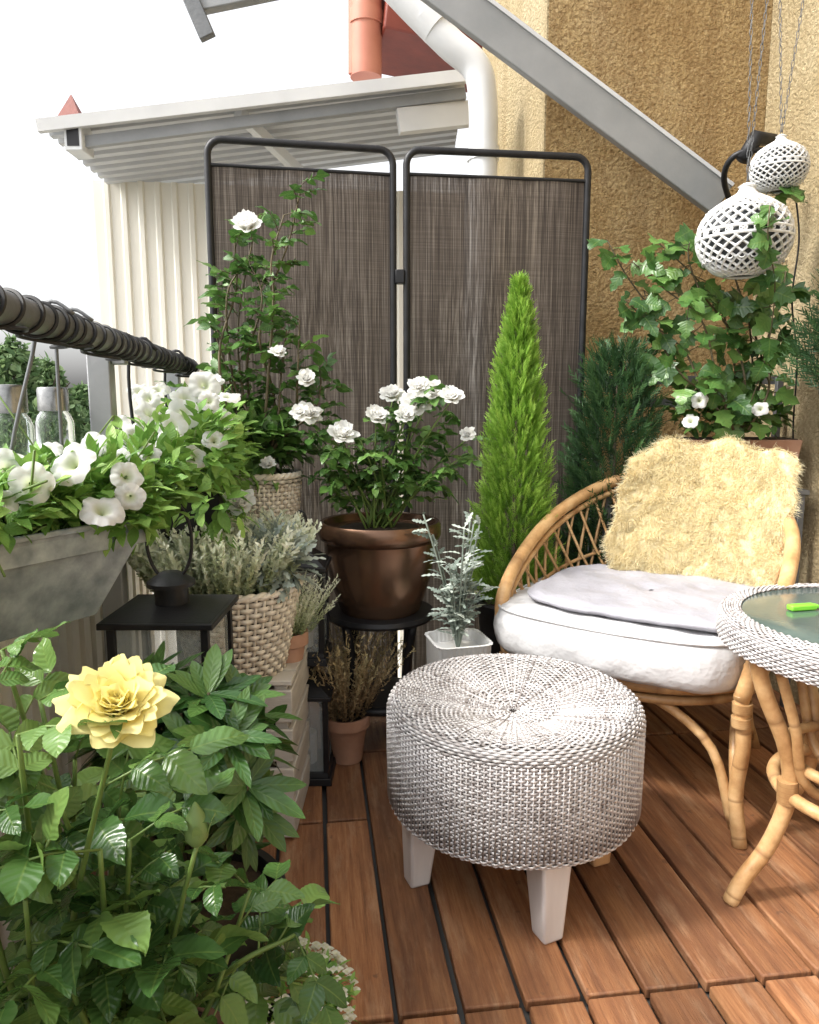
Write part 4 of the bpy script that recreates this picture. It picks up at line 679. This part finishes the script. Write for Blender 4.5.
for pl in [[(735, 430), (720, 380), (700, 320), (665, 290), (630, 262)], [(740, 430), (735, 360), (720, 310), (690, 270), (655, 240)], [(745, 430), (760, 370), (750, 310), (735, 260), (760, 210), (775, 180)], [(738, 430), (705, 390), (680, 350), (650, 320), (622, 300)], [(750, 430), (770, 390), (765, 340), (780, 300), (790, 260)], [(735, 430), (720, 400), (690, 380), (660, 345), (640, 290)], [(742, 430), (748, 380), (730, 330), (700, 290), (690, 250), (705, 225)], [(742, 430), (752, 370), (745, 320), (738, 285)], [(735, 430), (700, 400), (665, 330), (625, 275), (608, 240)]]:
    s_ = spline([at(x+U(-4, 4), y, 2.47+U(-.08, .06)) for x, y in pl], 20); tube(gS, s_, np.linspace(.0045, .002, 20), 5); P, T = sample(s_, 24, .08); n = len(P); D = nrm(rdir(n)*[1, .8, .6]+[0, -.25, -.1]); q = P+D*U(.02, .05, n)[:, None]
    for i in range(n): tube(gS, [P[i], q[i]], .0013, 4)
    leaves(gL, q, D+[0, 0, -.35], rdir(n)*.5+[0, -.9, .55], U(.05, .09, n), U(.05, .08, n), LOBED, .12, .2, .06)
s_ = spline([at(740, 430, 2.44), at(765, 360, 2.36), at(775, 290, 2.26), at(768, 240, 2.14), at(770, 205, 2.14)], 20); tube(gS, s_, .002, 5); P, T = sample(s_, 20, .2); leaves(gL, P, rdir(20)+[0, -.3, -.3], rdir(20)*.4+[0, -1, .4], U(.05, .075, 20), U(.045, .07, 20), LOBED, .12, .2)
for x_, y_ in [(700, 415), (730, 418), (765, 415), (690, 405)]: blob(gL, at(x_, y_, 2.48), (.07, .05, .045), 55, .045, .025)
gS.build('stems', m_stemd, vn, 180); gL.build('foliage', m_lvine, vn, 180)
for px, py in [(700, 400), (760, 408), (690, 420)]: e = at(px, py, 2.36); bloom(PET[0], vn, e, tocam(e), .026)
# --- wall planter at right edge
p = at(848, 335, 2.2); wp = thing('wall_planter', 'dark needled plant in a wall pot at the right edge', 'plant', (p[0], p[1], 1.0)); pot(wp, p[:2], .045, .058, 1.0, 1.10, m_blackp, .005)
g = MB(); bar(g, (p[0], p[1], 1.04), (p[0]+.12, p[1]+.02, 1.04), .02, .006); g.build('bracket', m_black, wp); g = MB(); conifer(g, (p[0], p[1], 1.08), .32, .13, 420, 11, .02, .005, 1.3, .1, .4, .9); g.build('foliage', m_thu, wp, 180)
# --- filigree lamps
def onion(c, r, prof, nth, nv):
    P = np.array(prof, float); d_ = np.r_[0, np.cumsum(np.hypot(*np.diff(P, axis=0).T))]; s_ = np.linspace(0, d_[-1], nv); rr_ = np.interp(s_, d_, P[:, 0])*r; z = np.interp(s_, d_, P[:, 1])*r; V = []
    for i in range(nv):
        for j in range(nth): a_ = (j+(i % 2)*.5)*2*PI/nth; V.append((c[0]+rr_[i]*math.cos(a_), c[1]+rr_[i]*math.sin(a_), c[2]+z[i]))
    Q = []
    for i in range(nv-2):
        for j in range(nth):
            if i % 2 == 0: l, r2 = (i+1)*nth+(j-1) % nth, (i+1)*nth+j
            else: l, r2 = (i+1)*nth+j, (i+1)*nth+(j+1) % nth
            Q.append([i*nth+j, r2, (i+2)*nth+j, l])
    return V, Q
prof = [(.30, -.82), (.6, -.72), (.86, -.46), (.98, -.2), (1, 0.02), (.94, .32), (.77, .56), (.52, .74), (.32, .84), (.27, .88)]
for i, (px, py, Y, r_) in enumerate([(744, 238, 2.3, .132), (779, 168, 2.42, .083)]):
    c = at(px, py, Y); lp = thing('filigree_lamp', ['large white pierced metal lamp hanging low among the vine leaves', 'smaller white pierced metal lamp hanging higher near the wall'][i], 'lamp', c, 'white pierced metal lamps')
    V, Q = onion(c, r_, prof, 22, 21); g = MB(); g.add(V, [Q]); o = g.build('shade', m_wmetal, lp, 180); w = o.modifiers.new('W', 'WIREFRAME'); w.thickness = .0115*r_/.128; w.use_even_offset = False
    g = MB(); a_ = np.linspace(0, 2*PI, 40, endpoint=False)
    for zz, q in ((-.82, .31), (-.05, 1.01), (.1, 1.0), (.82, .37)): tube(g, np.stack([c[0]+q*r_*np.cos(a_), c[1]+q*r_*np.sin(a_), np.full(40, c[2]+zz*r_)], 1), .0045*r_/.128, 6, 0, True)
    ph_ = np.arange(22)*2*PI/22
    for zz, q_ in ((.025, 1.015), (-.5, .85), (.5, .83)):
        for q in ph_: tube(g, np.stack([c[0]+r_*q_*np.cos(q+.075*np.cos(a_[::4])), c[1]+r_*q_*np.sin(q+.075*np.cos(a_[::4])), c[2]+r_*(zz+.06*np.sin(a_[::4]))], 1), .0022*r_/.128, 4, 0, True)
    g.build('band', m_wmetal, o, 180)
    g = MB(); lathe(g, [(max(x_*.93-.01, .01)*r_, z_*.96*r_) for x_, z_ in [(.02, -.8)]+prof+[(.02, .87)]], c, 32); g.build('dark_inner_globe', m_innerdark, lp, 180)  # opaque dark globe added so the pierced openings look shaded inside
    g = MB(); lathe(g, [(.27*r_, .86*r_), (.30*r_, .90*r_), (.21*r_, .97*r_), (.16*r_, 1.06*r_), (.2*r_, 1.1*r_), (.08*r_, 1.17*r_), (.001, 1.18*r_)], c, 24); g.build('neck', m_wmetal, lp, 60)
    g = MB(); topz = 2.42; zb = c[2]+1.16*r_
    for dx_ in ((-.02, .02) if i == 0 else (-.03, .035)):
        n = int((topz-zb)/.02)
        for k in range(n):
            f_ = k/n; z = zb+(topz-zb)*f_; an_ = np.linspace(0, 2*PI, 8, endpoint=False); X = c[0]+dx_*f_*1.6; ax_ = k % 2
            tube(g, np.stack([X+.004*np.cos(an_)*(1-ax_), c[1]+.004*np.cos(an_)*ax_, z+.0125*np.sin(an_)], 1), .0011, 4, 0, True)
    g.build('chain', m_greyd, lp, 180)
hk = thing('ceiling_hook', 'black iron hanging bar above the pierced lamps', 'hook', (1.36, 2.42, 2.42)); g = MB(); tube(g, [at(715, -40, 2.3)*[1, 1, 0]+[0, 0, 2.425], (1.40, 2.45, 2.425)], .008, 8); tube(g, [(1.1, 2.42, 2.425), (1.42, 2.42, 2.425)], .006, 8); g.build('rod', m_black, hk)
wl = thing('wall_lamp', 'black curved wall lamp bracket beside the smaller pierced lamp', 'lamp', at(760, 165, 2.6)); g = MB(); tube(g, spline([at(735, 215, 2.72), at(724, 180, 2.62), at(733, 157, 2.56), at(758, 150, 2.54), at(776, 158, 2.6)], 20), .010, 8); arm = g.build('arm', m_black, wl, 180); g = MB(); tube(g, [at(742, 160, 2.55), at(756, 138, 2.55), at(775, 140, 2.58)], [.022, .026, .018], 10); g.build('head', m_black, wl, 180)
g = MB(); tube(g, spline([at(795, 190, 2.46), at(799, 240, 2.46), at(792, 300, 2.46), at(797, 360, 2.46), at(793, 430, 2.48), at(796, 480, 2.5)], 30), .003, 5); tag(g.build('lamp_cable', m_blackp, loc=at(795, 480, 2.48)), 'thin black cable hanging down beside the vine on the pale wall', 'cable')
# ------------------------------------------------------------------ light, camera
w = bpy.data.worlds.new('World'); bpy.context.scene.world = w; w.use_nodes = True; nt = w.node_tree; bg = nt.nodes['Background']
sk = nt.nodes.new('ShaderNodeTexSky'); sk.sky_type = 'NISHITA'; sk.sun_disc = False; sdir = nrm([-.66, -.22, .80]); el = math.asin(sdir[2]); sk.sun_elevation = el; sk.sun_rotation = math.atan2(sdir[0], sdir[1]); sk.air_density = 1; sk.dust_density = 5; sk.ozone_density = .6
hsv = nt.nodes.new('ShaderNodeHueSaturation'); hsv.inputs['Saturation'].default_value = .12; hsv.inputs['Value'].default_value = 2.7; nt.links.new(sk.outputs[0], hsv.inputs['Color']); nt.links.new(hsv.outputs[0], bg.inputs[0]); bg.inputs[1].default_value = .15
sl_ = bpy.data.lights.new('Sun', 'SUN'); sl_.energy = 3.1; sl_.angle = R(6); sl_.color = (1, .95, .87); so = bpy.data.objects.new('Sun', sl_); col.objects.link(so); so.rotation_euler = Vector(sdir).to_track_quat('Z', 'Y').to_euler()
cam = bpy.data.cameras.new('Camera'); co = bpy.data.objects.new('Camera', cam); col.objects.link(co); co.location = (0, 0, H); co.rotation_euler = (PI/2-PITCH, 0, 0); cam.lens = F/1024*36; cam.sensor_width = 36; cam.clip_start = .02; cam.clip_end = 6000
bpy.context.scene.camera = co
vs = bpy.context.scene.view_settings; vs.view_transform = 'Standard'; vs.look = 'None'; vs.exposure = 0
